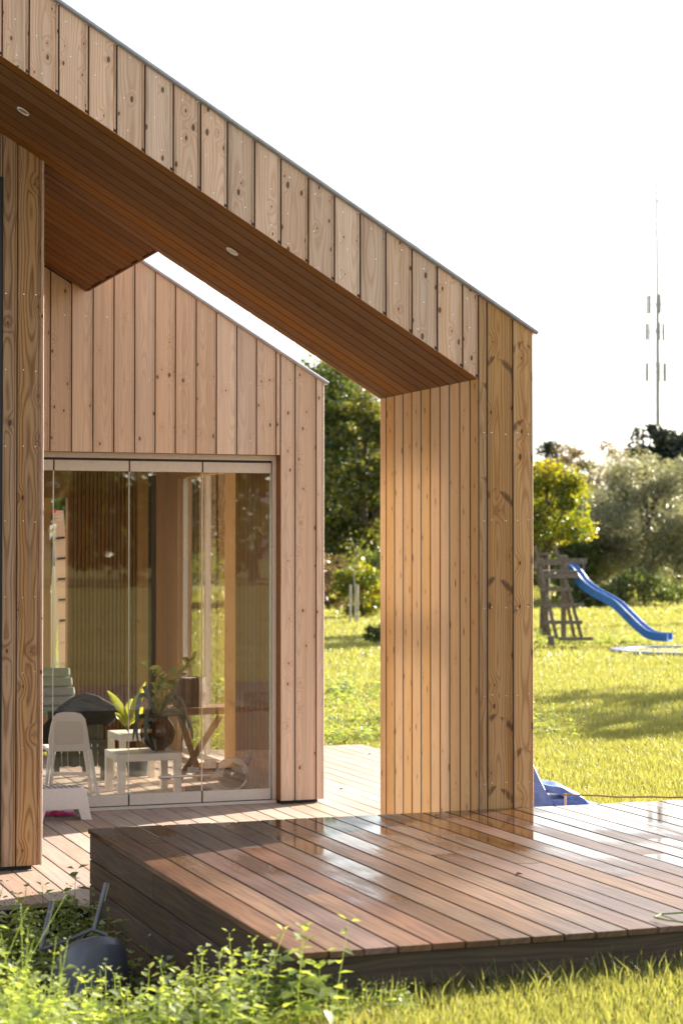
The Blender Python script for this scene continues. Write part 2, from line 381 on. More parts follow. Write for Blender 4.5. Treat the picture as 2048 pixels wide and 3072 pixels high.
def board(name, o, U, V, N, wd, vb, vt, t, mat, parent, lap=0., lapd=.007, ch=.003, edge=None):
    """one plank: profile in (U,N) extruded along V from vb(u) to vt(u); vb, vt = (at u=0, at u=wd)"""
    o = Vector(o)
    if lap: pr = [(0, -t), (0, -ch), (ch, 0), (wd - lap - ch, 0), (wd - lap, -ch), (wd - lap, -lapd), (wd, -lapd), (wd, -t)]
    else: pr = [(0, -t), (0, -ch), (ch, 0), (wd - ch, 0), (wd, -ch), (wd, -t)]
    n = len(pr); fb = lambda q, u: q[0] + (q[1] - q[0]) * u / wd
    vs, uv = [], []
    for q in (vb, vt):
        for u, d in pr:
            v = fb(q, u); vs.append(o + U * u + V * v + N * d); uv.append((u - wd / 2 - d, v))
    fs = [tuple(range(n)), tuple(range(2 * n - 1, n - 1, -1))] + [(i, n + i, n + (i + 1) % n, (i + 1) % n) for i in range(n)]
    if U.cross(V).dot(N) < 0: fs = [f[::-1] for f in fs]
    ob = mesh_obj(name, vs, [f[::-1] for f in fs], mat, parent, uv)
    if edge is not None:               # tongue and groove flanks, coloured darker than the face
        ob.data.materials.append(edge)
        for p in ob.data.polygons[2:]:
            if abs(p.normal.dot(U)) > .5: p.material_index = 1
    return ob

EX, EY, EZ = Vector((1, 0, 0)), Vector((0, 1, 0)), Vector((0, 0, 1))

# ------------------------------------------------------------------ ground
def sst(a, b, x): t = np.clip((x - a) / (b - a), 0, 1); return t * t * (3 - 2 * t)
def gz(x, y):
    x = np.asarray(x, dtype=float); y = np.asarray(y, dtype=float)
    front = np.where(x > 2.35, .25, .12)
    left = 1 - sst(2.0, 2.6, x)
    s = (1 - left) * (1 - sst(7.62, 8.1, y)) + left * (1 - sst(7.6, 9.2, y))
    front = .12 + .13 * sst(1.6, 2.7, x)
    z = -.2 + (front + .2) * s
    z = z + sst(11.6, 14.5, y) * .14
    far = sst(22, 60, y)
    z = z + far * (.05 * np.sin(y * .22 + x * .05) + .03 * np.sin(x * .3 + 1))
    z = z + .012 * np.sin(x * 3.1 + 1.7) * np.sin(y * 2.7)
    return z
def terrain():
    xs = np.concatenate([np.linspace(-400, -20, 14), np.linspace(-12, -2, 8), np.linspace(-1, 9, 60), np.linspace(10, 60, 40), np.linspace(75, 500, 16)])
    ys = np.concatenate([np.linspace(-400, -20, 14), np.linspace(-10, 4, 10), np.linspace(5, 16, 75), np.linspace(17, 110, 80), np.linspace(130, 1500, 16)])
    X, Y = np.meshgrid(xs, ys); Z = gz(X, Y)
    V = np.stack([X.ravel(), Y.ravel(), Z.ravel()], 1); nx, ny = len(xs), len(ys)
    i, j = np.meshgrid(np.arange(nx - 1), np.arange(ny - 1)); a = (j * nx + i).ravel()
    Fc = np.stack([a, a + 1, a + 1 + nx, a + nx], 1)
    N = NT('lawn_soil')
    pos = N.n('ShaderNodeNewGeometry').outputs['Position']; x, y, z = N.sep(pos)
    n1 = N.noise(pos, .35, 4., .6); n2 = N.noise(N.xyz(N.math('MULTIPLY', x, 1.), N.math('MULTIPLY', y, .4), 0.), 1.6, 4., .65); n3 = N.noise(pos, 30., 3., .7)
    g = N.mix(N.step(n1, .35, .65), (.10, .125, .03), (.20, .20, .065))
    g = N.mix(N.step(n2, .4, .7), g, (.24, .22, .095))
    g = N.mix(N.math('MULTIPLY', N.step(n3, .45, .75), .5), g, (.06, .085, .012))
    soil = N.mix(n3, (.05, .04, .03), (.09, .07, .05))
    m = N.math('MULTIPLY', N.step(y, 12.0, 13.0, 1., 0.), N.step(y, 7.3, 7.7))
    m = N.math('MAXIMUM', m, N.math('MULTIPLY', N.step(x, 2.6, 1.9), N.step(y, 12., 12.5, 1., 0.)))
    c = N.mix(m, g, soil)
    d = N.pbsdf(c, .9, 0., N.bump(n3, .6, .03), .2)
    o = np_obj('ground', V, Fc, N.done(d), smooth=True)
    tag(o, 'flat lawn reaching back to the trees', None, kind='structure')
terrain()

# ------------------------------------------------------------------ the house
YF, KS, TT = 11.475, 6.218, .593          # fascia plane, soffit z = KS - TT*x
KT = 6.755                                 # board tops
YB, YL, YR = 13.235, 12.90, 15.53          # back of the portal, side wall, rear wall
XL, XP, XR = .6, 5.08, 5.465
QN = sqrt(1 + TT * TT)
RV = Vector((-1, 0, TT)) / QN              # up the slope to the left
RN = Vector((-TT, 0, -1)) / QN             # downwards normal
zs = lambda x: KS - TT * x
zt = lambda x: KT - TT * x
house = thing('timber_house', 'larch clad timber house with steep mono pitch roof and open portal', 'house', (4.0, 13.3, 0))
G = .0028
def wall_boards(name, seams, Y, N, vbf, vtf, mat, lap=.015, t=.022, thick_gap=G):
    for a, b in zip(seams[:-1], seams[1:]):
        a2, b2 = a + thick_gap, b - thick_gap
        if N.y < 0: board(name, (a2, Y, 0), EX, EZ, N, b2 - a2, (vbf(a2), vbf(b2)), (vtf(a2), vtf(b2)), t, mat, house, lap if b2 - a2 > .06 else 0, edge=M['joint_pale'])
        else: board(name, (b2, Y, 0), -EX, EZ, N, b2 - a2, (vbf(b2), vbf(a2)), (vtf(b2), vtf(a2)), t, mat, house, lap if b2 - a2 > .06 else 0, edge=M['joint_pale'])
fs = [2.028, 2.188, 2.365, 2.544, 2.717, 2.891, 3.067, 3.239, 3.408, 3.583, 3.752, 3.931, 4.103, 4.274, 4.446, 4.623, 4.796, 4.97, 5.08]
fs = [2.028 - .172 * k for k in range(8, 0, -1)] + fs
wall_boards('fascia_board', fs, YF, -EY, zs, zt, M['fascia'])
wall_boards('post_board', [5.08, 5.139, 5.32, 5.465], YF, -EY, lambda x: .03, zt, M['post'])
# back of the portal
bs = list(np.linspace(3.43, 5.08, 11)); wall_boards('fascia_board', bs, YB, EY, zs, zt, M['fascia'])
wall_boards('post_board', [5.08, 5.27, 5.465], YB, EY, lambda x: .03, zt, M['post'])
# reveal and soffit of the portal: same joints
ys_ = [11.476, 11.612, 11.78, 11.951, 12.113, 12.281, 12.449, 12.618, 12.78, 12.944, 13.111, 13.234]
for a, b in zip(ys_[:-1], ys_[1:]):
    board('reveal_board', (XP, b - .0055, 0), -EY, EZ, -EX, b - a - .011, (.03, .03), (zs(XP) - .001, zs(XP) - .001), .02, M['reveal'], house, 0, ch=.004, edge=M['joint'])
    board('outer_side_board', (XR, a + G, 0), EY, EZ, EX, b - a - 2 * G, (.03, .03), (zt(XR), zt(XR)), .02, M['post'], house, .012)
    L = (XP - XL) * QN
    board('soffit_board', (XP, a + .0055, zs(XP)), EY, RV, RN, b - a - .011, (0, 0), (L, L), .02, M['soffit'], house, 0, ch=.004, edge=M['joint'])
# soffit of the link
y = YB
while y < YR - .03:
    b = min(y + .1655, YR - .024); e = random.uniform(-.012, .012); x0 = 3.41 + e
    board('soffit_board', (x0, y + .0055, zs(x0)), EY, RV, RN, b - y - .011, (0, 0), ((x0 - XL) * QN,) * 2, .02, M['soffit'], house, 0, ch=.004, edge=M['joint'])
    y = b
# link edge boards along the opening, facing +X
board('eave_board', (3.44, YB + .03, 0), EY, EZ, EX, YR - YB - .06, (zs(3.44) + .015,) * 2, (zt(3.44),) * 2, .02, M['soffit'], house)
# roof sheets
def roof(x0, x1, y0, y1):
    m = MB()
    q = [(x0, y0, zt(x0) + .004), (x1, y0, zt(x1) + .004), (x1, y1, zt(x1) + .004), (x0, y1, zt(x0) + .004)]
    m.add(q + [(a, b, c + .03) for a, b, c in q], [(0, 1, 2, 3)[::-1], (4, 5, 6, 7), (0, 1, 5, 4), (1, 2, 6, 5), (2, 3, 7, 6), (3, 0, 4, 7)])
    n = max(2, int((y1 - y0) / .45))
    for k in range(1, n):
        yy = y0 + (y1 - y0) * k / n
        m.bar((x0, yy, zt(x0) + .05), (x1, yy, zt(x1) + .05), .03, .025, (0, 1, 0))
    m.build('roof_sheet', M['zinc'], house)
roof(XL, 5.487, YF + .02, YB - .0); roof(XL, 3.46, YB + .002, YR - .002); roof(XL, 5.487, YR + .002, 20.6)
def trim(x0, x1, Y):
    m = MB(); m.tube([(x0, Y, zt(x0) + .016), (x1, Y, zt(x1) + .016)], .0165, 10)
    for q in (1.9, 3.35, 4.6): m.tube([(q, Y, zt(q) + .016), (q + .06, Y, zt(q + .06) + .016)], .0185, 10)
    m.build('roof_trim', M['zinc'], house, True)
trim(XL, 5.492, YF - .008); trim(2.2, 5.494, YR - .008)
# inner cores (close the walls)
m = MB(); m.box((XP + .022, YF + .024, .03), (XR - .022, YB - .024, zt(XR) - .02)); m.build('post_core', M['dark'], house)
m = MB()
for (xa, xb, ya, yb) in ((XL, XP + .02, YF + .024, YB - .024), (XL, 3.42, YB - .02, YR + .1)):
    vs = [(xa, ya, zs(xa) + .022), (xb, ya, zs(xb) + .022), (xb, yb, zs(xb) + .022), (xa, yb, zs(xa) + .022)]
    vs += [(a, b, c + .5) for a, b, c in vs]
    m.add(vs, [(3, 2, 1, 0), (4, 5, 6, 7), (0, 1, 5, 4), (1, 2, 6, 5), (2, 3, 7, 6), (3, 0, 4, 7)])
m.build('roof_core', M['dark'], house)
m = MB(); m.box((XP + .03, YF + .03, 0), (XR - .03, YB - .03, .03)); m.build('plinth', M['plinth'], house)

# side wall at the left, with its tall window
top = lambda x: zs(x) - .002
wall_boards('side_wall_board', [2.287, 2.387, 2.546], YL, -EY, lambda x: .03, top, M['wall'], lap=.012)
board('corner_strip', (2.5475, YL - .002, 0), EX, EZ, -EY, .017, (.03,) * 2, (top(2.5475), top(2.5645)), .03, M['fascia'], house)
wall_boards('side_wall_board', [1.24, 2.287], YL, -EY, lambda x: 4.58, top, M['wall'], lap=.012)
wall_boards('side_wall_board', [XL + .15 * k for k in range(5)], YL, -EY, lambda x: .03, top, M['wall'], lap=.012)
m = MB(); fx0, fx1 = 1.24, 2.285
m.box((fx0, YL - .012, .06), (fx0 + .045, YL + .05, 4.576)); m.box((fx1 - .028, YL - .012, .06), (fx1, YL + .05, 4.576))
m.box((fx0 + .046, YL - .012, 4.53), (fx1 - .029, YL + .05, 4.576)); m.box((fx0 + .046, YL - .012, .06), (fx1 - .029, YL + .05, .12))
win = m.build('side_window', M['black'], house)
m = MB(); m.box((fx0 + .046, YL + .02, .121), (fx1 - .029, YL + .028, 4.529)); m.build('glass_pane', M['glass'], win)
m = MB(); m.box((XL, YL + .04, -.0), (2.5, YL + .1, .03)); m.box((XL, YL + .1, .03), (2.48, YL + .12, .031)); m.build('plinth', M['plinth'], house)
m = MB(); m.box((2.30, YL + .023, .03), (2.5445, 13.19, 4.6)); m.box((XL, YL + .024, .03), (1.2, YL + .1, 4.9)); m.build('wall_core', M['jamb'], house)
# glazed side of the link, facing +X, behind the side wall
GX = 2.55
lw = thing('x', None, None)
bpy.data.objects.remove(lw)
m = MB(); m.box((GX - .05, 13.19, .03), (GX + .01, 13.22, 4.62)); m.box((GX - .05, 14.62, .03), (GX + .01, 14.68, 4.62))
m.box((GX - .05, 13.221, 2.54), (GX + .03, 14.619, 2.75)); m.box((GX - .05, 13.221, .03), (GX + .01, 14.619, .08)); m.box((GX - .05, 13.221, 4.55), (GX + .01, 14.619, 4.62))
m.box((GX - .06, 14.681, .03), (GX + .0, YR - .03, 4.62))
lw = m.build('link_window', M['jamb'], house)
for z0, z1 in ((.081, 2.539), (2.751, 4.549)):
    m = MB(); m.box((GX - .01, 13.221, z0), (GX - .002, 14.619, z1)); m.build('glass_pane', M['glass_side'], lw)
m = MB(); m.box((XL - .3, 13.0, .03), (XL - .25, YR, 5.6)); m.box((XL, YR - .05, .03), (2.45, YR, 5.)); m.build('inner_wall', M['rear'], house)

# downlights in the soffit
for px, py in ((70, 332), (697, 753)):
    d = ray(px, py); s = (KS - CAM_H) / (d.z + TT * d.x); p = Vector((0, 0, CAM_H)) + d * s
    m = MB(); m.lathe(p + RN * .002, [(.030, .0), (.042, .004), (.044, .0), (.044, -.004)], 20, RN); dl = m.build('downlight', M['white_lac'], house, True)
    m = MB(); m.lathe(p + RN * .0005, [(.0001, .001), (.030, .001)], 20, RN); m.build('lamp_lens', M['alu_metal'], dl)

# rear wall and its boards
rs = [3.139 - .1725 * k for k in range(4, 0, -1)] + [3.139, 3.312, 3.487, 3.659, 3.831, 4.002, 4.172, 4.348, 4.521, 4.696, 4.866, 5.037, 5.075]
wall_boards('rear_wall_board', rs, YR, -EY, lambda x: 2.905, lambda x: min(zt(x), zt(x)) if x > 3.41 else zs(x) - .003, M['rear'], lap=.014)
wall_boards('rear_wall_board', [5.075, 5.204, 5.39, 5.461], YR, -EY, lambda x: .03, zt, M['rear'], lap=.014)
y = YR
while y < 17.05:
    board('outer_side_board', (XR - .002, y + G, 0), EY, EZ, EX, .167, (.03,) * 2, (zt(XR),) * 2, .02, M['rear'], house, .012); y += .172
m = MB(); m.box((5.09, YR + .05, -.0), (5.42, 16.85, .03)); m.build('plinth', M['plinth'], house)
m = MB()
vs = [(2.45, YR + .024, 2.945), (5.42, YR + .024, 2.945), (5.42, YR + .024, zt(5.42) - .01), (3.42, YR + .024, zt(3.42) - .01), (2.45, YR + .024, zs(2.45) + .3)]
vs += [(a, b + .06, c) for a, b, c in vs]
m.add(vs, [(0, 1, 2, 3, 4), (9, 8, 7, 6, 5)] + [(i, 5 + i, 5 + (i + 1) % 5, (i + 1) % 5) for i in range(5)])
m.box((5.1, YR + .024, .031), (5.42, YR + .08, 2.944)); m.box((5.40, YR + .081, .031), (5.435, 16.88, 3.3)); m.build('wall_core', M['dark'], house)
# door lining
board('door_lining', (5.0765, YR + .13, 0), -EY, EZ, -EX, .128, (.03,) * 2, (2.903,) * 2, .03, M['jamb'], house)
m = MB(); m.box((2.45, YR + .024, 2.906), (5.06, YR + .2, 2.94)); m.build('door_head', M['jamb'], house)
# folding glass door
YD = 15.66
m = MB(); m.box((2.45, YD - .02, 2.862), (5.074, YD + .07, 2.9045)); m.box((5.042, YD - .02, .03), (5.0745, YD + .07, 2.8615)); m.box((2.45, YD - .03, .002), (5.0745, YD + .07, .026))
door = m.build('folding_glass_door', M['alu'], house)
m = MB(); m.box((2.45, YD, 2.843), (5.041, YD + .05, 2.8615)); m.build('gasket', M['black'], door); m = MB(); m.box((2.45, YD + .005, .0265), (5.041, YD + .04, .0315)); m.build('gasket', M['black'], door)
ps = [2.576 - .62, 2.576, 3.196, 3.82, 4.439, 5.040]
for a, b in zip(ps[:-1], ps[1:]):
    a2, b2 = a + .0065, b - .0065
    m = MB(); m.box((a2, YD - .008, 2.757), (b2, YD + .03, 2.842)); m.build('top_rail', M['alu'], door, bevel=.002)
    m = MB(); m.box((a2, YD - .008, .033), (b2, YD + .03, .122)); m.build('bottom_rail', M['alu'], door, bevel=.002)
    m = MB(); m.box((a + .002, YD + .006, .123), (b - .002, YD + .016, 2.756)); m.build('glass_pane', M['glass'], door)
    m = MB(); m.box((a - .0015, YD - .004, .123), (a + .0012, YD + .02, 2.756)); m.box((b - .0022, YD + .0, .1235), (b - .0018, YD + .02, 2.7555)); m.build('glass_edge', M['alu_metal'], door)
    m = MB(); m.box((b - .006, YD + .002, 2.757), (b + .006, YD + .02, 2.842)); m.box((b - .006, YD + .002, .033), (b + .006, YD + .02, .122)); m.build('hinge_gap', M['black'], door)

# inside the garden room
YW = 20.2
m = MB(); m.box((2.3, YD + .15, 3.0), (5.43, YW + .2, 3.06)); m.build('ceiling', M['soffit'], house)
y = 15.8
while y < 16.8:
    board('inner_wall_board', (5.10, y + .118, 0), -EY, EZ, -EX, .115, (.03,) * 2, (2.99,) * 2, .02, M['jamb'], house, .008); y += .12
m = MB(); m.box((5.10, 16.89, .03), (5.43, 17.24, 2.999)); m.build('pillar', M['beam'], house)
m = MB(); m.box((5.30, 19.62, .03), (5.45, 20.1, 2.999)); m.build('pillar', M['beam'], house)
m = MB(); m.box((5.305, 17.241, 2.86), (5.44, 19.619, 2.999)); m.build('window_lintel', M['beam'], house)
# side windows of the room
m = MB(); m.box((5.35, 17.241, .03), (5.40, 17.27, 2.859)); m.box((5.35, 18.74, .03), (5.40, 18.80, 2.859)); m.box((5.35, 19.59, .03), (5.40, 19.619, 2.859)); m.box((5.35, 17.271, .03), (5.40, 18.739, .09)); m.box((5.35, 18.801, .03), (5.40, 19.589, .09))
sw = m.build('side_window', M['alu'], house)
for a, b in ((17.271, 18.739), (18.801, 19.589)):
    m = MB(); m.box((5.37, a, .091), (5.376, b, 2.858)); m.build('glass_pane', M['glass'], sw)
# far wall: battens, black door frame, opening
x = 4.29
while x < 4.99:
    m = MB(); m.box((x, YW - .03, .03), (x + .026, YW, 2.99)); m.build('batten', M['slat'], house); x += .042
m = MB(); m.box((4.285, YW + .001, .03), (5.0, YW + .06, 2.995)); m.build('batten_backing', M['jamb'], house)
m = MB(); m.box((4.262, YW - .05, .03), (4.284, YW + .06, 2.66)); m.box((4.0, YW - .05, 2.661), (4.284, YW + .06, 2.995)); m.build('opening_frame', M['jamb'], house)
m = MB(); m.box((3.94, YW - .06, .03), (4.085, YW + .06, 2.66)); m.build('pillar', M['beam'], house)
m = MB(); m.box((5.0, YW - .08, .03), (5.115, YW + .06, 2.995)); m.build('pillar', M['beam'], house)
m = MB(); m.box((5.118, YW - .07, .03), (5.20, YW + .05, 2.9)); m.build('black_door_frame', M['black'], house)
m = MB(); m.box((5.202, YW - .1, .03), (5.32, YW + .05, 2.995)); m.build('pillar', M['beam'], house)
m = MB(); m.box((2.3, YW + .0, .03), (3.3, YW + .06, 2.995)); m.box((3.3, YW, 2.661), (3.94, YW + .06, 2.995)); m.build('inner_wall', M['slat'], house)
m = MB(); m.bar((2.4, 17.7, 2.93), (5.18, 17.73, 2.93), .14, .12); m.build('ceiling_beam', M['beam'], house)

for yy in (15.9, 17.3, 18.8, 20.0):
    m = MB(); m.box((2.28, yy, .03), (2.40, yy + .12, 2.999)); m.build('pillar', M['beam'], house)
# screws: rows of small bright heads
sm = MB()
def screw(x, y, z, N=-EY, r=.0042):
    p = Vector((x, y, z)) + N * .0015; X = Vector((0, 0, 1)); Y = N.cross(X)
    sm.add([p + X * (r * cos(a)) + Y * (r * sin(a)) for a in (k * pi / 3 for k in range(6))], [(0, 1, 2, 3, 4, 5)], None)
for a, b in zip(fs[:-1], fs[1:]):
    xm = (a + b) / 2
    for q, dz in ((.1, .09), (.5, .0), (.9, -.07)):
        screw(xm + random.uniform(-.05, .03), YF, zs(xm) + .55 * q + random.uniform(-.03, .03))
for xm in (5.17, 5.27, 5.35, 5.43, 5.118):
    z = .62
    while z < 3.3: screw(xm, YF, z + random.uniform(-.006, .006)); z += .56
for xm in (2.31, 2.43, 2.51):
    z = .3
    while z < 4.3: screw(xm, YL, z + random.uniform(-.006, .006)); z += .5
for a, b in zip(rs[:-1], rs[1:]):
    xm = (a + b) / 2
    for z in (3.02, 3.5, 4.0):
        if z < zt(xm) - .1: screw(xm + .03, YR, z)
so = sm.build('screw_head', M['screw'], house); so['kind'] = 'stuff'

# ------------------------------------------------------------------ decks
ZR = .46; Y0R, Y1R, X0R, X1R = 7.61, 11.455, 2.545, 8.6
rd = thing('raised_deck', 'dark wet raised timber platform in front of the house', 'deck', (4.5, 9.5, -.2))
x = X0R; k = 0
while x < X1R:
    cut = random.choice([None, None, random.uniform(8.4, 10.8), random.uniform(8.6, 10.4)]) if k > 0 else None
    segs = [(Y0R, Y1R)] if cut is None else [(Y0R, cut - .002), (cut + .002, Y1R)]
    for a, b in segs:
        e0 = random.uniform(-.006, .004) if a == Y0R else 0; e1 = random.uniform(-.008, .003) if b == Y1R else 0
        board('deck_board', (x + .0035, a + e0, ZR + random.uniform(-.0012, .0012)), EX, EY, EZ, .1525 - .007, (0, 0), (b + e1 - a - e0,) * 2, .026, M['deck_wet'], rd, 0, ch=.004)
    x += .1525; k += 1
# cladding of its sides
z = ZR - .03
for i in range(4):
    z1 = z; z0 = z - .148
    cuts = [Y1R - .015, 9.95 - (i % 2) * .0 - i * .33, Y0R + .03]
    for a, b in zip(cuts[:-1], cuts[1:]):
        board('side_board', (X0R + .022, a, 0), -EY, EZ, -EX, 1, (0, 0), (0, 0), .02, M['deck_side'], rd) if False else None
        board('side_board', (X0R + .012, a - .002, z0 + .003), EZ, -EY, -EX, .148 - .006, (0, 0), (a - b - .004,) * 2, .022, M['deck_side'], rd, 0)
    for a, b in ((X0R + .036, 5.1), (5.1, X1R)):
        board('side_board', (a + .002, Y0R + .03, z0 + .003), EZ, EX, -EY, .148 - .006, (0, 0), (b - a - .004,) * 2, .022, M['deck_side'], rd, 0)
    z = z0
m = MB(); m.box((X0R + .036, Y0R + .055, -.25), (X1R, Y1R - .06, ZR - .03)); m.build('deck_frame', M['dark'], rd)
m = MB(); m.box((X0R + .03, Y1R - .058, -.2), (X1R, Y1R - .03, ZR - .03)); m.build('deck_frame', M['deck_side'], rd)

ld = thing('terrace_deck', 'pale dry timber terrace running under the portal and the glass room', 'deck', (4, 15, -.1))
x = -1.0
k = 0
while x < 7.48:
    y0 = 11.66 if x < 2.5 else 11.47
    cuts = [y0]; c = y0 + random.uniform(1.5, 4.5)
    while c < 19.3: cuts.append(c); c += random.uniform(2.6, 4.6)
    cuts.append(20.08)
    for a, b in zip(cuts[:-1], cuts[1:]):
        e = random.uniform(-.02, .02) if a == y0 else 0
        board('deck_board', (x + .003, a + .0015 + e, random.uniform(-.0012, .0008)), EX, EY, EZ, .154, (0, 0), (b - a - .003 - e,) * 2, .026, M['deck_dry'], ld, 0, ch=.004)
    x += .1604; k += 1
m = MB(); m.box((-1, 11.72, -.2), (7.46, 20.05, -.03)); m.build('deck_frame', M['dark'], ld)
m = MB(); m.box((-1, 11.69, -.17), (2.5, 11.715, -.028)); m.build('edge_board', M['deck_side'], ld)

#PART2
# ------------------------------------------------------------------ vegetation helpers
def leaf_cards(P, size, asp=.5, up=.3, droop=0., rng=RNG):
    """P (n,3) leaf bases -> two-triangle folded leaves"""
    n = len(P); sz = size * rng.uniform(.6, 1.35, n)[:, None]
    d = rng.normal(size=(n, 3)); d[:, 2] = d[:, 2] * .6 + up - droop; d /= np.linalg.norm(d, axis=1)[:, None]
    o = rng.normal(size=(n, 3)); sdv = np.cross(d, o); sdv /= np.linalg.norm(sdv, axis=1)[:, None] + 1e-9
    nn = np.cross(d, sdv)
    mid = P + d * sz * .5 + nn * sz * .06
    V = np.stack([P, mid + sdv * sz * asp * .5, P + d * sz, mid - sdv * sz * asp * .5], 1).reshape(-1, 3)
    a = np.arange(n) * 4
    Fc = np.concatenate([np.stack([a, a + 1, a + 2], 1), np.stack([a, a + 2, a + 3], 1)])
    r = np.repeat(np.clip(rng.normal(.5, .25, n), 0, 1), 4)
    return V, Fc, r
def merge(parts):
    Vs, Fs, Rs, b = [], [], [], 0
    for V, Fc, r in parts: Vs.append(V); Fs.append(Fc + b); Rs.append(r); b += len(V)
    return np.concatenate(Vs), np.concatenate(Fs), np.concatenate(Rs)

def tree(name, label, base, height, crown, nleaf, leaf, mat, trunk_r=.15, group=None, lumps=26, lump_r=.3, barkm='bark', asp=.55, droop=0., up=.3, limbs=7, flat=1., seed=1, cone=False, rb=None):
    rng = np.random.default_rng(seed)
    base = Vector(base); root = thing(name, label, 'tree', base, group)
    cx, cy, cz, rx, ry, rz = crown     # crown centre (relative to base) and radii
    tip = np.array([cx, cy, cz + rz * .7])
    m = MB(); pts = [base + Vector((tip[0] * (k / 6) ** 1.4 + rng.normal(0, .02 * height / 6), tip[1] * (k / 6) ** 1.4, tip[2] * k / 6)) for k in range(7)]
    m.tube(pts, [trunk_r * (1.15 - k / 6) + .012 for k in range(7)], 7)
    C = rng.normal(size=(lumps, 3)); C /= np.linalg.norm(C, axis=1)[:, None]; C *= (rng.uniform(.25, 1., lumps) ** .5)[:, None]
    if cone:
        h = rng.uniform(0, 1, lumps) ** 1.3; a = rng.uniform(0, 2 * pi, lumps); rr = (1 - h) * rng.uniform(.5, 1.05, lumps)
        C = np.stack([rr * np.cos(a), rr * np.sin(a), h * 2 - 1], 1)
    Cw = C * np.array([rx, ry, rz]) * .85 + np.array([cx, cy, cz])
    for i in range(min(limbs, lumps)):
        e = Cw[i]; k = int(np.clip((e[2] / tip[2] - .25) * 6, 1, 5)); p0 = pts[k]
        e3 = base + Vector(e); md = (p0 + e3) / 2 + Vector((0, 0, .1 * (e3 - p0).length))
        m.tube([p0, md, e3], [trunk_r * .45, trunk_r * .3, trunk_r * .1], 5)
    m.build('trunk', M[barkm], root, True)
    per = rng.multinomial(nleaf, rng.dirichlet(np.ones(lumps) * 3))
    P = []; lr = []
    avg = (rx + ry + rz) / 3
    for c, k in zip(Cw, per):
        q = rng.normal(size=(k, 3)); q /= np.linalg.norm(q, axis=1)[:, None]; q *= (rng.uniform(0, 1, k) ** .42)[:, None]
        sc = lump_r * avg * rng.uniform(.6, 1.3); q *= np.array([sc, sc, sc * .75 * flat]); P.append(q + c); lr.append(np.full(k, rng.normal(0, .18)))
    P = np.concatenate(P) + np.array(base); lr = np.concatenate(lr)
    V, Fc, r = leaf_cards(P, leaf, asp, up, droop, rng); r = np.clip(r + np.repeat(lr, 4), 0, 1)
    np_obj('crown', V, Fc, M[mat], root, r)
    return root

def grass_blades(X, Y, h, wd, lean=.35, rng=RNG):
    n = len(X); Z = gz(X, Y); a = rng.uniform(0, 2 * pi, n); b = rng.uniform(0, 2 * pi, n)
    H = h * rng.uniform(.5, 1.3, n); W = wd * rng.uniform(.7, 1.3, n); L = H * lean * rng.uniform(.1, 1.6, n)
    dx, dy = np.cos(a), np.sin(a); sx, sy = np.cos(b) * W / 2, np.sin(b) * W / 2
    Pz = Z - .01
    z3 = lambda x, y, z: np.stack([x, y, z], 1)
    V = np.stack([z3(X - sx, Y - sy, Pz), z3(X + sx, Y + sy, Pz), z3(X - sx * .8 + dx * L * .35, Y - sy * .8 + dy * L * .35, Z + H * .6), z3(X + sx * .8 + dx * L * .35, Y + sy * .8 + dy * L * .35, Z + H * .6), z3(X + dx * L, Y + dy * L, Z + H)], 1).reshape(-1, 3)
    i = np.arange(n) * 5
    Fc = np.concatenate([np.stack([i, i + 1, i + 3], 1), np.stack([i, i + 3, i + 2], 1), np.stack([i + 2, i + 3, i + 4], 1)])
    return V, Fc, np.repeat(np.clip(rng.normal(.5, .2, n), 0, 1), 5)

def scatter(n, x0, x1, y0, y1, rng=RNG): return rng.uniform(x0, x1, n), rng.uniform(y0, y1, n)
def patch(x, y, f=.35, ph=0): return .5 + .25 * np.sin(x * f * 2.3 + ph) * np.sin(y * f * 1.7 + 1 + ph) + .25 * np.sin(x * f * .9 + y * f * 1.1 + 2 * ph)

# lawn in front of the deck
g = []
x, y = scatter(60000, .5, 6.6, 6.4, 7.66)
keep = (x > 2.2 + RNG.normal(0, .25, len(x))) | (y < 7.0); x, y = x[keep], y[keep]
g.append(grass_blades(x, y, .055, .005, .4))
x, y = scatter(900, 2.5, 6.6, 7.35, 7.66); g.append(grass_blades(x, y, .11, .006, .5))
# behind the house, finer near, coarser far
x, y = scatter(110000, 7.4, 12.2, 12.5, 22); keep = x > 7.5; g.append(grass_blades(x[keep], y[keep], .065, .007, .5))
x, y = scatter(160000, 5.5, 21, 20.3, 34); g.append(grass_blades(x, y, .065, .010, .5))
x, y = scatter(125000, 8, 35, 33, 60); g.append(grass_blades(x, y, .075, .022, .55))
x, y = scatter(45000, 14, 52, 58, 100); g.append(grass_blades(x, y, .12, .06, .55))
x, y = scatter(9000, 12, 60, 78, 100); g.append(grass_blades(x, y, .35, .09, .5))
x, y = scatter(25000, 1.5, 6, 20.4, 34); g.append(grass_blades(x, y, .09, .018, .5))
V, Fc, r = merge(g)
o = np_obj('grass', V, Fc, M['grass'], None, r); tag(o, 'sunlit green lawn grass around the timber house', 'grass', kind='stuff')

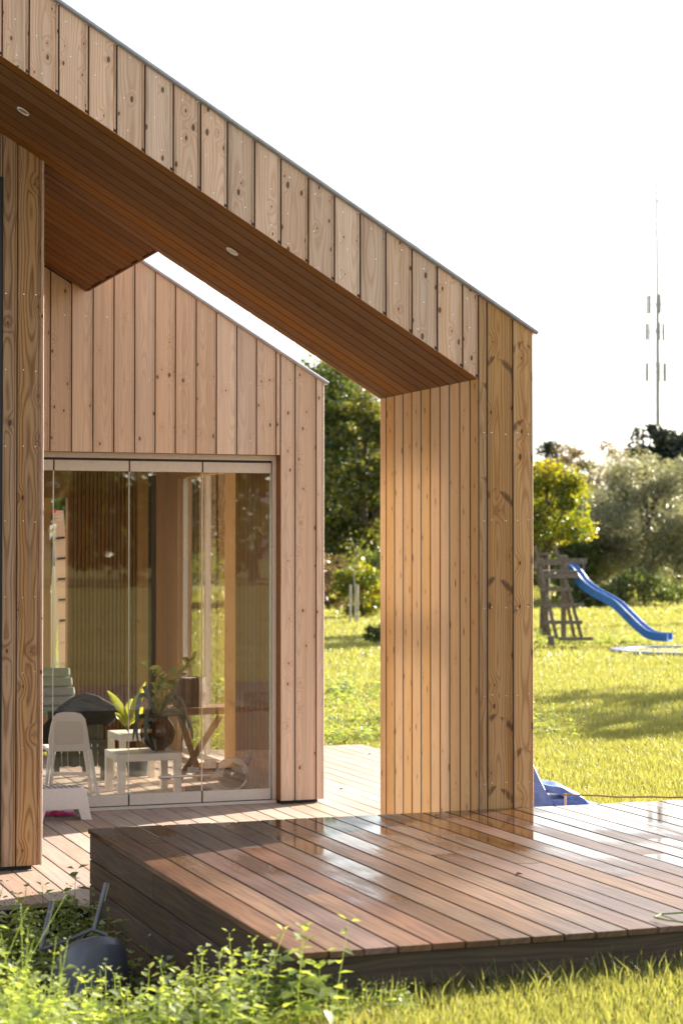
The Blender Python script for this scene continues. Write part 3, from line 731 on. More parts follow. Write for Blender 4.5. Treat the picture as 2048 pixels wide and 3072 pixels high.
# weeds: upright stems with paired leaves
def weed(x, y, h, leaf, rng, spread=.3, asp=.45, pairs=9, z=None, flower=True):
    z0 = float(gz(x, y)) if z is None else z
    lx, ly = rng.normal(0, spread * .35, 2) * h
    P, D, Sx = [], [], []
    n = pairs
    parts = []
    t = np.linspace(.18, 1, n); ang = rng.uniform(0, pi)
    rows = []
    for i, q in enumerate(t):
        c = np.array([x + lx * q * q, y + ly * q * q, z0 + h * q])
        for s in (0, pi):
            a = ang + (i % 2) * pi / 2 + s + rng.normal(0, .3)
            L = leaf * (1.15 - .75 * q) * rng.uniform(.75, 1.25)
            el = rng.uniform(-.35, .35) + (.5 if q > .85 else 0)
            d = np.array([cos(a) * cos(el), sin(a) * cos(el), sin(el)]); sd_ = np.array([-sin(a), cos(a), rng.normal(0, .25)]); sd_ /= np.linalg.norm(sd_)
            b = c + d * .01; mid = b + d * L * .42 + np.array([0, 0, .05 * L]); wv = sd_ * L * asp * .5
            rows += [b, mid + wv, b + d * L - np.array([0, 0, .18 * L]), mid - wv]
    V = np.array(rows); k = len(V) // 4; a = np.arange(k) * 4
    Fc = np.concatenate([np.stack([a, a + 1, a + 2], 1), np.stack([a, a + 2, a + 3], 1)])
    r = np.repeat(np.clip(rng.normal(.45, .2, k) + np.repeat(t, 2) * .25 - .1, 0, 1), 4)
    # stem
    wS = .0022; s0 = np.array([x, y, z0 - .02]); s1 = np.array([x + lx, y + ly, z0 + h])
    sv = np.array([s0 + [wS, 0, 0], s0 - [wS, 0, 0], s1 - [wS * .5, 0, 0], s1 + [wS * .5, 0, 0]])
    return merge([(V, Fc, r), (sv, np.array([[0, 1, 2], [0, 2, 3]]), np.full(4, .25))])
rw = np.random.default_rng(5)
parts = []
for i in range(900):
    x = rw.uniform(.5, 2.6); y = rw.uniform(7.0, 8.7)
    if x > 2.3 and rw.random() < .45: continue
    if rw.random() < max(0, (x - 1.3) * .55): continue
    if y > 8.2 and x > 2.0: continue
    big = rw.random() < (.35 if x < 1.7 else .6)
    parts.append(weed(x, y, rw.choice([.14, .22, .3, .4, .52]) * rw.uniform(.8, 1.2) * (1.0 if x < 1.55 else .5 if x < 2.15 else .75), rw.uniform(.07, .125) if big else rw.uniform(.03, .05), rw, spread=.7, asp=.6 if big else .45, pairs=int(rw.integers(7, 10) if big else rw.integers(12, 18))))
for i in range(60):
    x = rw.uniform(2.3, 2.95); y = rw.uniform(7.25, 7.6); parts.append(weed(x, y, rw.uniform(.05, .13), rw.uniform(.04, .06), rw, pairs=5))
for i in range(150):                           # in the shade of the platform
    x = rw.uniform(1.5, 2.5); y = rw.uniform(9.6, 11.6)
    if (x - 2.15) ** 2 + (y - 9.9) ** 2 < .12: continue
    parts.append(weed(x, y, rw.uniform(.15, .38), rw.uniform(.06, .10), rw, asp=.7, pairs=6))
for i in range(260):                           # weed bed beyond the terrace
    x = rw.uniform(4.5, 10.2); y = rw.uniform(20.25, 21.3) if i % 2 else rw.uniform(20.3, 26.)
    parts.append(weed(x, y, rw.uniform(.12, .42), rw.uniform(.07, .13), rw, asp=.6, pairs=7))
for i in range(120):
    x = rw.uniform(6.5, 12.); y = rw.uniform(26.5, 30.); parts.append(weed(x, y, rw.uniform(.12, .3), rw.uniform(.10, .16), rw, asp=.8, pairs=6))
for i in range(60):                            # round the climbing frame
    p = onD(rw.uniform(1600, 1960), 1925, 45.5); parts.append(weed(p.x, p.y, rw.uniform(.1, .35), rw.uniform(.08, .14), rw, asp=.6, pairs=6))
V, Fc, r = merge(parts)
tag(np_obj('weeds', V, Fc, M['weed'], None, r), 'tangle of pale flowering weeds covering the ditch beside the platform', 'weeds', kind='stuff')

# larger single plants by the platform corner
def nettle(label, x, y, h, leaf, seed, ztop=None):
    rg = np.random.default_rng(seed); z0 = float(gz(x, y))
    root = thing('broad_leaf_plant', label, 'plant', (x, y, z0), 'broad leaved plants by the platform')
    V, Fc, r = weed(x, y, h, leaf, rg, .15, .62, 8)
    np_obj('foliage', V, Fc, M['nettle'], root, r)
    m = MB(); m.tube([(x, y, z0 - .02), (x, y, z0 + h * .55)], .004, 5); m.build('stem', M['grass'], root)
p = onY(880, 2862, 7.5); nettle('tall yellow green plant standing against the near corner of the platform', p.x, 7.5, .34, .13, 3)
p = onY(760, 2920, 7.6); nettle('bushy plant with pale flower heads just left of the near platform corner', p.x - .03, 7.55, .26, .14, 8)
p = onY(960, 2920, 7.5); nettle('short dark green plant at the foot of the platform front', p.x, 7.5, .19, .12, 12)
nettle('broad leaved plant with pale tips between wheelbarrow and platform', 2.33, 8.75, .40, .16, 15)
nettle('leafy plant below the far left corner of the platform', 2.42, 11.3, .45, .17, 17)
nettle('low leafy plant in the shade behind the upturned wheelbarrow', 2.2, 11.0, .42, .16, 19)
# bindweed tendril over the right end of the deck
m = MB(); b0 = onZ(1968, 2762, ZR)
m.tube([(b0.x + .30, 7.56, .36), (b0.x + .20, 7.58, .43), (b0.x + .06, 7.60, .475), (b0.x - .0, 7.66, .478), (b0.x - .01, 7.76, .475), (b0.x + .05, 7.80, .478), (b0.x + .14, 7.74, .49), (b0.x + .22, 7.70, .50)], .0042, 6)
tag(m.build('tendril', flat_mat('tendril_green', (.11, .19, .03), .6), None, True), 'green curling tendril lying over the right edge of the platform', 'tendril')

# ------------------------------------------------------------------ trees
def at_px(px, D): p = onD(px, 1655, D); return (p.x, p.y, float(gz(p.x, p.y)))
yt = tree('fruit_tree', 'yellow green fruit tree behind the wooden climbing frame', at_px(1632, 50), 4.7, (.1, 0, 3.25, 1.45, 1.5, 1.35), 9500, .115, 'leaf_yel', .11, lumps=24, lump_r=.33, seed=4, droop=.2)
tree('willow_tree', 'large rounded grey green willow at the right edge', at_px(1935, 85), 7, (0, 0, 3.6, 4.4, 3.6, 3.3), 52000, .16, 'leaf_willow_haze', .3, lumps=60, lump_r=.28, seed=5, asp=.35)
tree('willow_tree', 'lower grey green willow bush left of the big willow', at_px(1790, 88), 4.5, (0, 0, 2.5, 2.8, 2.4, 2.5), 26000, .17, 'leaf_willow_haze', .2, lumps=36, lump_r=.3, seed=6, asp=.35)
tree('birch_tree', 'thin pale brown birch with sparse crown behind the willows', at_px(1770, 112), 10, (0, 0, 6.6, 2.8, 2.2, 3.4), 10000, .17, 'leaf_birch', .14, lumps=44, lump_r=.22, seed=7, droop=.9, barkm='barkpale', limbs=22)
tree('birch_tree', 'slim sparse birch beside the yellow fruit tree', at_px(1715, 115), 9, (0, 0, 5.8, 1.7, 1.5, 2.7), 4500, .17, 'leaf_birch', .1, lumps=26, lump_r=.25, seed=8, droop=.9, barkm='barkpale', limbs=14)
tree('conifer_tree', 'dark ragged conifer in front of the distant mast', at_px(1950, 125), 11, (0, 0, 6.9, 2.3, 2.4, 3.9), 15000, .34, 'leaf_conifer', .25, lumps=60, lump_r=.24, seed=9, asp=.4, limbs=14)
tree('conifer_tree', 'dark conifer cut by the right picture edge', at_px(2040, 125), 10, (0, 0, 6.7, 3.0, 2.6, 3.6), 17000, .34, 'leaf_conifer', .25, lumps=60, lump_r=.24, seed=10, asp=.4, limbs=14)
tree('conifer_tree', 'small distant conifer right beside the portal post', at_px(1640, 140), 9, (0, 0, 5.9, 1.9, 2.0, 4.4), 12000, .34, 'leaf_conifer', .2, lumps=50, lump_r=.24, seed=12, asp=.4, limbs=10)
# neighbours out to the right; their shadows streak the lawn
tree('broadleaf_tree', 'broad tree outside the right edge shading the lawn', (26.4, 30.4, 0), 9, (0, 0, 6.1, 2.8, 2.8, 1.5), 950, .3, 'leaf_mix', .25, lumps=34, lump_r=.3, seed=61)
tree('broadleaf_tree', 'slender tree outside the right edge shading the lawn', (25.6, 27.0, 0), 8, (0, 0, 5.6, 1.8, 1.8, 1.2), 800, .3, 'leaf_mix', .2, lumps=24, lump_r=.3, seed=62)
tree('broadleaf_tree', 'far tree outside the right edge shading the back lawn', (34.6, 53.5, 0), 10, (0, 0, 7.6, 2.4, 2.4, 1.6), 1700, .3, 'leaf_mix', .25, lumps=30, lump_r=.3, seed=63)
# trees seen through the gap between the walls
tree('broadleaf_tree', 'tall dark green tree seen between house wall and portal post', at_px(985, 84), 11.5, (0, 0, 6.0, 3.0, 3.0, 5.4), 34000, .22, 'leaf_dark', .3, lumps=60, lump_r=.26, seed=13)
tree('broadleaf_tree', 'tall tree with yellowing leaves just left of the portal post', at_px(1095, 80), 10, (0, 0, 5.2, 2.4, 2.3, 4.7), 24000, .2, 'leaf_mix', .25, lumps=46, lump_r=.26, seed=14)
tree('broadleaf_tree', 'green tree hidden mostly behind the portal post', at_px(1260, 86), 9, (0, 0, 4.9, 3.2, 3.0, 3.8), 12000, .25, 'leaf_dark', .28, lumps=46, lump_r=.28, seed=15)
tree('broadleaf_tree', 'bushy green tree behind the glass garden room', at_px(760, 82), 9, (0, 0, 4.6, 3.6, 3.0, 3.7), 14000, .25, 'leaf_mix', .28, lumps=46, lump_r=.28, seed=16)
tree('broadleaf_tree', 'dark tree far behind the glass garden room', at_px(480, 84), 9, (0, 0, 4.6, 3.6, 3.0, 3.9), 12000, .26, 'leaf_dark', .28, lumps=46, lump_r=.28, seed=17)
tree('broadleaf_tree', 'loose green tree seen through the far opening behind the ladder', at_px(225, 60), 6, (0, 0, 2.6, 1.6, 1.6, 2.2), 7000, .2, 'leaf_mix', .2, lumps=30, lump_r=.3, seed=18)
def bush(label, px, D, r, h, n, leaf, mat, seed, cat='bush'):
    b = at_px(px, D)
    o = tree('bush', label, b, h, (0, 0, h * .5, r, r * .8, h * .52), n, leaf, mat, .04, lumps=30, lump_r=.33, seed=seed, limbs=12); o['category'] = cat
bush('yellow green bush low between house wall and portal post', 1085, 62, 1.0, 1.9, 4200, .12, 'leaf_yel', 21)
bush('brown green thicket low beside the garden room wall', 985, 70, 1.5, 2.2, 5000, .13, 'leaf_birch', 22)
bush('dark green bush at the foot of the tall trees', 1180, 76, 2.0, 2.4, 5000, .16, 'leaf_dark', 23)
bush('dark green undergrowth below the willow, left part', 1770, 78, 1.5, 1.15, 4200, .14, 'leaf_dark', 24)
bush('dark green undergrowth below the willow, right part', 1930, 79, 2.2, 1.3, 6000, .14, 'leaf_dark', 25)
bush('dark hedge bush behind the slide and fruit tree', 1690, 84, 2.2, 3.4, 9000, .17, 'leaf_dark', 26)
bush('small round dark shrub standing alone on the lawn by the post', 1128, 47, .35, .42, 700, .09, 'leaf_dark', 27)
# the far wood closing the view
rg = np.random.default_rng(31); P = []
for i in range(240):
    px = rg.uniform(-600, 2700); D = rg.uniform(128, 175); b = at_px(px, D)
    hgt = rg.uniform(2.2, 4.2); k = 150; q = rg.normal(size=(k, 3)) * np.array([1.9, 1.9, hgt * .42]); q[:, 2] = np.abs(q[:, 2] * .8 + hgt * .35); P.append(q + np.array(b))
V, Fc, r = leaf_cards(np.concatenate(P), .55, .6, .3, 0, rg)
tag(np_obj('far_wood', V, Fc, M['leaf_dark'], None, r), 'low dark belt of trees closing the far side of the lawn', 'wood', kind='stuff')
# trees behind the photographer, mirrored in the glass
for i, (x, y, h, rx) in enumerate([(15, -60, 10, 4.5), (25, -70, 6.5, 7.0), (36, -84, 8.5, 7.0), (50, -90, 11., 7.), (7, -52, 11.5, 3.5), (44, -70, 6., 6.), (-6, -60, 10, 6)]):
    tree('broadleaf_tree', ['tall tree', 'wide bushy tree', 'round tree', 'big tree', 'slender tree', 'low spreading tree', 'leafy tree'][i] + ' across the lawn, mirrored in the glass door', (x, y, float(gz(x, y))), h, (0, 0, h * .52, rx, rx * .7, h * .47), 9000, .55, 'leaf_dark', .3, lumps=46, lump_r=.3, seed=40 + i)

# young tree tied to two stakes
b = Vector(at_px(1064, 58))
sp = thing('sapling', 'thin young tree between two stakes, behind the gap', 'tree', b)
m = MB(); m.tube([b, b + Vector((.02, 0, .9)), b + Vector((-.05, 0, 1.6)), b + Vector((.03, 0, 2.1)), b + Vector((-.12, 0, 2.55))], [.025, .022, .018, .012, .006], 6); m.build('trunk', M['barkpale'], sp, True)
V, Fc, r = leaf_cards(np.array(b) + np.array([0, 0, 2.0]) + RNG.normal(size=(260, 3)) * np.array([.22, .2, .32]), .10, .5); np_obj('crown', V, Fc, M['leaf_mix'], sp, r)
for s in (-.11, .12):
    q = b + Vector((s, .1, -.02)); m = MB(); m.tube([q, q + Vector((0, 0, 1.15))], .032, 7)
    tag(m.build('stake', M['barkpale'], None, True), ('left' if s < 0 else 'right') + ' round wooden stake beside the young tree', 'stake', 'stakes at the young tree')

# ------------------------------------------------------------------ mast
mb = onD(1974, 1655, 300); mb.z = 0
mast = thing('radio_mast', 'slender pale grey telecom mast with antenna panels above the trees', 'mast', mb)
N_ = flat_mat('mast_haze_grey', (.31, .31, .315), .6); NW = flat_mat('aerial_grey', (.10, .10, .105), .6)  # mast tone paled in place of haze; the aerial stays darker
mz = lambda py: CAM_H + (1655 - py) / F_PX * 300
mpx = 300 / F_PX
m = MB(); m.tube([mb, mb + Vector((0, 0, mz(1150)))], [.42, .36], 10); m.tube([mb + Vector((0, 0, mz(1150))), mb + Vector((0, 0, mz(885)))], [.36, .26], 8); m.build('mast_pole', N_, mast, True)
m = MB(); m.tube([mb + Vector((0, 0, mz(885))), mb + Vector((-.1, 0, mz(540)))], [.20, .15], 6); m.build('whip_aerial', NW, mast)
for py, s in ((599, .22), (728, .16), (1050, .28), (1093, .4), (912, .35), (990, .4)):
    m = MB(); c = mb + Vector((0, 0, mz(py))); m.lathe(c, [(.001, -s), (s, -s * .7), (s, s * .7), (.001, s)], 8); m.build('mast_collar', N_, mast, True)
R3 = _r
for py0, py1, offs in ((882, 940, (-24, -30, 4, 20)), (967, 1020, (-33, -22, 2, 17, 20)), (1086, 1144, (-33, -27, 1, 18, 25))):
    for k, ox in enumerate(offs):
        c = mb + R3 * (ox * mpx) + _fw0 * (math.sin(k * 2.1) * .9)
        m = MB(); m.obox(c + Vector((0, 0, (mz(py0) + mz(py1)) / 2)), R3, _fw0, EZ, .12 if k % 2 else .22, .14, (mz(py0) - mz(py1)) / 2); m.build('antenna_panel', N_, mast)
    zc = (mz(py0) + mz(py1)) / 2
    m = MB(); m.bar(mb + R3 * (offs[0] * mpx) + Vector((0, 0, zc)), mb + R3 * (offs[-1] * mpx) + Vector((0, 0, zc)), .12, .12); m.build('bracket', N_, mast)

# ------------------------------------------------------------------ playground
PB = onD(1682, 1921, 44.8); PB.z = float(gz(PB.x, PB.y)); SC = 44.8 / F_PX / 3.824      # metres per crop pixel of the study (1590,1640)
def pp(cx, cy, dep=0.): return onD(1590 + cx / 3.824, 1640 + cy / 3.824, 44.8) + _fw0 * dep
cf = thing('climbing_frame', 'weathered grey wooden climbing tower with crossed legs on the lawn', 'climbing frame', PB)
def beam(name, a, b, wd=.09, th=.06, d0=0., d1=None):
    m = MB(); m.bar(pp(*a, d0), pp(*b, d0 if d1 is None else d1), wd, th, _fw0); return m.build(name, M['oldwood'], cf)
for d0, d1 in ((-.75, -.35), (.75, .35)):
    beam('leg', (262, 1040), (85, 180), .075, .075, d0, d1); beam('leg', (548, 1050), (372, 320), .075, .075, d0, d1)
beam('post', (382, 1050), (382, 120), .11, .11, 0.02)
beam('post', (262, 0), (318, 150), .085, .06, -.3); beam('post', (40, 0), (80, 150), .075, .06, -.3)
beam('hand_rail', (78, 84), (262, 84), .045, .05, -.3)
for cy, x0, x1 in ((485, 85, 455), (660, 125, 580), (855, 100, 550)):
    beam('rung', (x0, cy), (x1, cy), .085, .05, -.55 + (485 - cy) * .0006)
beam('rung', (280, 1040), (672, 1040), .08, .06, -.78)
beam('platform_board', (50, 172), (330, 178), .14, .06, -.38); beam('platform_board', (425, 165), (676, 168), .13, .06, .42)
beam('platform_board', (80, 335), (525, 330), .11, .06, -.40); beam('platform_board', (110, 285), (520, 285), .05, .8, 0)
beam('platform_board', (60, 230), (110, 235), .10, .7, 0)
beam('post', (372, 100), (372, 330), .16, .14, -.25)
beam('brace', (640, 200), (640, 420), .05, .05, .45)
beam('stump', (190, 1010), (200, 1130), .14, .14, -.8)
# slide
def catmull(P, k=8):
    out = []
    for i in range(len(P) - 1):
        p0, p1, p2, p3 = P[max(i - 1, 0)], P[i], P[i + 1], P[min(i + 2, len(P) - 1)]
        for j in range(k):
            t = j / k; out.append(tuple(.5 * (2 * b + (c - a) * t + (2 * a - 5 * b + 4 * c - d) * t * t + (3 * b - a - 3 * c + d) * t ** 3) for a, b, c, d in zip(p0, p1, p2, p3)))
    out.append(tuple(P[-1])); return out
def channel(path3, side, hw, hs, t):
    """U-shaped chute swept along a path"""
    m = MB(); prof = [(-hw - t, hs), (-hw, hs), (-hw + .03, .03), (-hw + .08, 0), (hw - .08, 0), (hw - .03, .03), (hw, hs), (hw + t, hs), (hw + t - .01, -.03), (-hw - t + .01, -.03)]
    n = len(prof); L = len(path3)
    vs = []
    for i, p in enumerate(path3):
        tg = (Vector(path3[min(i + 1, L - 1)]) - Vector(path3[max(i - 1, 0)])).normalized(); nn = side.cross(tg).normalized()
        if nn.z < 0: nn = -nn
        for a, b in prof: vs.append(Vector(p) + side * a + nn * b)
    fs = [(i * n + k, i * n + (k + 1) % n, (i + 1) * n + (k + 1) % n, (i + 1) * n + k) for i in range(L - 1) for k in range(n)]
    fs += [tuple(range(n))[::-1], tuple((L - 1) * n + k for k in range(n))]
    return m.add(vs, fs)
sl2 = catmull([(395, 262), (470, 275), (530, 345), (600, 440), (720, 540), (880, 630), (980, 700), (1100, 825), (1230, 955), (1340, 1030), (1450, 1050), (1540, 1052)], 5)
tw = radians(24); sdir = (_r * cos(tw) - _fw0 * sin(tw)); sside = (_fw0 * cos(tw) + _r * sin(tw))
x00 = 395
path = []
for cx, cy in sl2:
    d = (cx - x00) * SC / cos(tw); p = pp(x00, cy, .25) + sdir * d; path.append(p)
chute = channel(path, sside, .22, .15, .03)
sl = chute.build('slide', M['blue'], None, True); tag(sl, 'long wavy bright blue slide descending from the climbing tower', 'slide')
# sunk trampoline
tc = onD(2084, 1958, 41.8); tz = float(gz(tc.x, tc.y)) + .025; tc.z = tz - .025
tr = thing('trampoline', 'low round ground trampoline with pale pad cut by the right edge', 'trampoline', tc)
m = MB(); m.lathe((tc.x, tc.y, tz), [(1.45, 0), (1.47, .03), (1.78, .035), (1.82, 0), (1.82, -.12)], 40); m.build('edge_pad', flat_mat('pad', (.13, .15, .22), .5, 0., 3., .35), tr, True)
m = MB(); m.lathe((tc.x, tc.y, tz - .01), [(.01, 0), (1.45, 0)], 40); m.build('jump_mat', flat_mat('jumpmat', (.24, .235, .235), .5), tr)

# small blue plastic slide beside the terrace, behind the platform
b0 = onZ(1625, 2440, -.05)
ks = thing('toddler_slide', 'small faded blue plastic slide lying behind the raised platform', 'slide', (b0.x, b0.y, -.05))
Dk = (b0 - Vector((0, 0, CAM_H))).dot(_fw); s1 = Dk / F_PX
def kp(px, py, dep=0.): return onD(px, py, Dk) + _fw0 * dep
m = MB()
out = [(1560, 2200), (1592, 2285), (1612, 2330), (1640, 2385), (1668, 2440), (1560, 2440)]
poly = [((a - 1600) * s1, (2440 - b) * s1) for a, b in out]
m.prism(poly, kp(1600, 2440, -.22), _r, EZ, _fw0, .05); m.build('side_wall', M['blue2'], ks, bevel=.015); m = MB(); m.prism(poly, kp(1600, 2440, .28), _r, EZ, _fw0, .05); m.build('side_wall', M['blue2'], ks, bevel=.015)
pth = [kp(a, b, .03) for a, b in catmull([(1600, 2350), (1640, 2362), (1672, 2366), (1698, 2380), (1735, 2397), (1760, 2420), (1800, 2432)], 5)]
channel(pth, _fw0, .17, .03, .02).build('chute', M['blue2'], ks, True)
m = MB(); m.prism([((a - 1600) * s1, (2440 - b) * s1) for a, b in ((1650, 2440), (1650, 2390), (1735, 2392), (1752, 2405), (1756, 2440))], kp(1600, 2440, -.16), _r, EZ, _fw0, .36); m.build('base', M['blue2'], ks, bevel=.02)
m = MB(); m.prism([((a - 1600) * s1, (2440 - b) * s1) for a, b in ((1650, 2440), (1660, 2420), (1740, 2408), (1790, 2404), (1800, 2409), (1806, 2440))], kp(1600, 2440, -.40), _r, EZ, _fw0, .22); m.build('end_lip', M['blue2'], ks, bevel=.02)
# bamboo cane on a peg
c0 = onY(1688, 2385, 13.3); c1 = onY(2120, 2392, 12.6)
cn = thing('bamboo_cane', 'long thin brown cane propped level on the grass behind the platform', 'cane', (c0.x, c0.y, -.06))
m = MB(); m.tube([c0.lerp(c1, k / 8) + Vector((0, 0, -.012 * sin(pi * k / 8) + .003 * ((k * 7) % 3))) for k in range(9)], .0065, 7); m.build('cane', flat_mat('cane', (.15, .10, .058), .7, 0., 20., .3), cn, True)
m = MB(); q0 = c0 + Vector((.02, 0, .006)); m.tube([q0, q0 + Vector((0, 0, -.5))], .009, 6); m.build('peg', M['barkpale'], cn, True)

# ------------------------------------------------------------------ upturned wheelbarrow in the ditch
wc = onY(252, 2858, 9.7); wz = wc.z
wbm = flat_mat('barrow_tray', (.095, .10, .12), .42, .3, 9., .12); wbs = flat_mat('barrow_tube', (.12, .12, .12), .35, .5, 9., .2)
wb = thing('wheelbarrow', 'grey wheelbarrow lying upside down among the weeds', 'wheelbarrow', (wc.x, wc.y, -.18))
s9 = 9.7 * 1.06 / F_PX
def wp(px, py, dep=0.): return onY(px, py, 9.7 + dep)
m = MB()
n = 20; rings = [(.24, -.21), (.235, -.10), (.215, .02), (.175, .065), (.12, .082), (.001, .086)]
for r_, z_ in rings:
    for k in range(n):
        a = 2 * pi * k / n; ca, sa = cos(a), sin(a); e = (abs(ca) ** 3 + abs(sa) ** 3) ** (-1 / 3)
        m.v.append((wc.x + .02 + r_ * ca * e * .72, wc.y + r_ * sa * e * 1.25 - .05, wz + z_ - .02 - .12 * sa * r_ / .26)); m.uv.append((0, 0))
for i in range(len(rings) - 1):
    for k in range(n): k2 = (k + 1) % n; m.f.append((i * n + k, i * n + k2, (i + 1) * n + k2, (i + 1) * n + k))
m.build('tray', wbm, wb, True)
m = MB(); m.tube([wp(122, 2850, .0), wp(200, 2822, .02), wp(276, 2790, .04), wp(318, 2806, .02), wp(340, 2842, 0)], .0115, 8); m.build('cross_tube', wbs, wb, True)
for a, b in (((283, 2792, .04), (320, 2650, .1)), ((124, 2848, 0), (156, 2706, .08))):
    m = MB(); m.tube([wp(*a), wp(*b)], .0135, 8); m.build('leg', wbs, wb, True)
for a, b in (((330, 2905, -.1), (366, 2862, .1)), ((480, 2822, .4), (512, 2794, .55))):
    m = MB(); m.tube([wp(*a), wp(*b)], .013, 8); m.build('handle', wbs, wb, True)

# ------------------------------------------------------------------ step stool and cloth outside the door
sx0 = 2.84; sy0 = 15.2
st = thing('step_stool', 'white plastic step stool outside the glass door', 'stool', (3.1, 15.28, 0))
def stool_side(yf, nrm):
    m = MB()
    poly = [(-.235, 0), (-.155, 0), (-.13, .085), (.125, .085), (.15, 0), (.235, 0), (.225, .02), (.185, .235), (.165, .25), (-.165, .25), (-.185, .235), (-.225, .02)]
    return m.prism(poly, (3.17, yf, .001), EX, EZ, nrm, .012)
stool_side(15.15, EY).build('side_panel', M['white_pl'], st, bevel=.004); stool_side(15.37, EY).build('side_panel', M['white_pl'], st, bevel=.004)
m = MB()
vs = []
for zz, hw in ((.02, .222), (.238, .182), (.0, .0)):
    pass
m.prism([(-.225, .02), (-.185, .237), (-.165, .2515), (.165, .2515), (.185, .237), (.225, .02), (.212, .02), (.175, .228), (.16, .24), (-.16, .24), (-.175, .228), (-.212, .02)], (3.17, 15.1622, .001), EX, EZ, EY, .2075)
m.build('tread_shell', M['white_pl'], st)
for k in range(7):
    m = MB(); m.box((3.17 - .15 + k * .045, 15.18, .2525), (3.17 - .125 + k * .045, 15.35, .2555)); m.build('grip_pad', flat_mat('grip_grey', (.30, .29, .29), .7) if k == 0 else bpy.data.materials['grip_grey'], st)
cm = MB(); rc = random.Random(4)
nx, ny = 14, 8
for j in range(ny + 1):
    for i in range(nx + 1):
        u, v = i / nx, j / ny; e = sin(pi * u) * sin(pi * v)
        cm.v.append((3.02 + .34 * u + .02 * sin(9 * v), 15.42 + .17 * v + .02 * sin(7 * u), .004 + e * (.018 + .022 * rc.random()))); cm.uv.append((u, v))
for j in range(ny):
    for i in range(nx): a = j * (nx + 1) + i; cm.f.append((a, a + 1, a + nx + 2, a + nx + 1))
tag(cm.build('cloth', flat_mat('magenta_cloth', (.42, .02, .14), .8, 0., 25., .5), None, True), 'crumpled magenta cloth on the deck behind the step stool', 'cloth')
# dead leaves on the decks
for i, (px, py, z_, lb) in enumerate([(1555, 2626, ZR + .002, 'small dark dead leaf in the middle of the wet platform'), (1310, 2450, ZR + .002, 'tiny dark leaf near the back edge of the platform'), (1108, 2264, .002, 'dark leaf near the far end of the pale terrace'), (1023, 2369, .002, 'dark leaf on the pale terrace beside the wall foot')]):
    p = onZ(px, py, z_); m = MB(); m.add([(p.x - .02, p.y, p.z + .002), (p.x, p.y - .014, p.z + .012), (p.x + .026, p.y, p.z + .004), (p.x, p.y + .014, p.z + .014)], [(0, 1, 2), (0, 2, 3)])
    tag(m.build('dead_leaf', M['bark'], None), lb, 'leaf', 'dead leaves on the decks')

# ------------------------------------------------------------------ inside the garden room
# white chair
cy = 16.45
ch = thing('chair', 'white plastic high backed child chair behind the glass', 'chair', (3.55, cy + .2, 0))
cp = lambda px, py, d=0.: onY(px, py, cy + d)
def q2(px, py): p = cp(px, py); return (p.x, p.z)
back = [q2(*t) for t in ((148, 2256), (146, 2220), (152, 2180), (160, 2152), (172, 2141), (190, 2137), (225, 2137), (243, 2142), (256, 2158), (263, 2190), (268, 2225), (272, 2252), (262, 2254))]
m = MB(); m.prism([(a, b) for a, b in back], (0, cy, 0), EX, EZ, EY, .022); m.build('backrest', M['white_pl'], ch, bevel=.007)
ins = [q2(*t) for t in ((166, 2170), (172, 2164), (240, 2164), (247, 2172), (251, 2220), (248, 2232), (170, 2234), (163, 2226))]
m = MB(); m.prism(ins, (0, cy - .006, 0), EX, EZ, EY, .0055); m.build('back_panel', flat_mat('white_plastic_inset', (.64, .61, .57), .45), ch, bevel=.002)
zseat = cp(0, 2256).z
m = MB(); m.prism([(cp(150, 0).x, 0), (cp(268, 0).x, 0), (cp(262, 0).x, .34), (cp(156, 0).x, .34)], (0, cy + .023, zseat - .015), EX, EY, EZ, .03); m.build('seat', M['white_pl'], ch, bevel=.008)
for a, b in (((152, 2250, 0), (133, 2402, -.04)), ((268, 2250, 0), (294, 2402, -.04)), ((160, 2250, .33), (146, 2392, .38)), ((256, 2250, .33), (274, 2392, .38))):
    p, q = cp(*a), cp(*b); q.z = .001; m = MB(); m.tube([p, q], [.021, .0155], 8); m.build('leg', M['white_pl'], ch, True)
m = MB(); m.bar(cp(146, 2322, .33), cp(268, 2322, .33), .03, .02); m.build('foot_rest', M['white_pl'], ch)
# white table
def table(label, x0, x1, y0, y1, zt_, leg, mat, top_t, grp, base):
    t = thing('side_table', label, 'table', base, grp)
    m = MB(); m.box((x0, y0, zt_ - top_t), (x1, y1, zt_)); m.build('table_top', mat, t, bevel=.003)
    for lx in (x0 + .001, x1 - leg - .001):
        for ly in (y0 + .001, y1 - leg - .001):
            m = MB(); m.box((lx, ly, .001), (lx + leg, ly + leg, zt_ - top_t - .0005)); m.build('leg', mat, t, bevel=.002)
    return t
pa = onY(355, 2392, 16.4); pb = onY(545, 2392, 16.4); zt1 = onY(450, 2262, 16.4).z
table('square white table carrying the round vase, nearest the glass', pa.x, pb.x, 16.4, 16.92, zt1, .06, M['white_lac'], .062, 'square white tables in the garden room', (pa.x, 16.4, 0))
pc = onY(360, 2380, 17.35); pd = onY(418, 2380, 17.35); zt2 = onY(380, 2205, 17.35).z
table('cream table with the big leaved plant, behind the white one', pc.x, pd.x + .26, 17.35, 17.85, zt2, .055, M['white_lac'], .06, 'square white tables in the garden room', (pc.x, 17.35, 0))
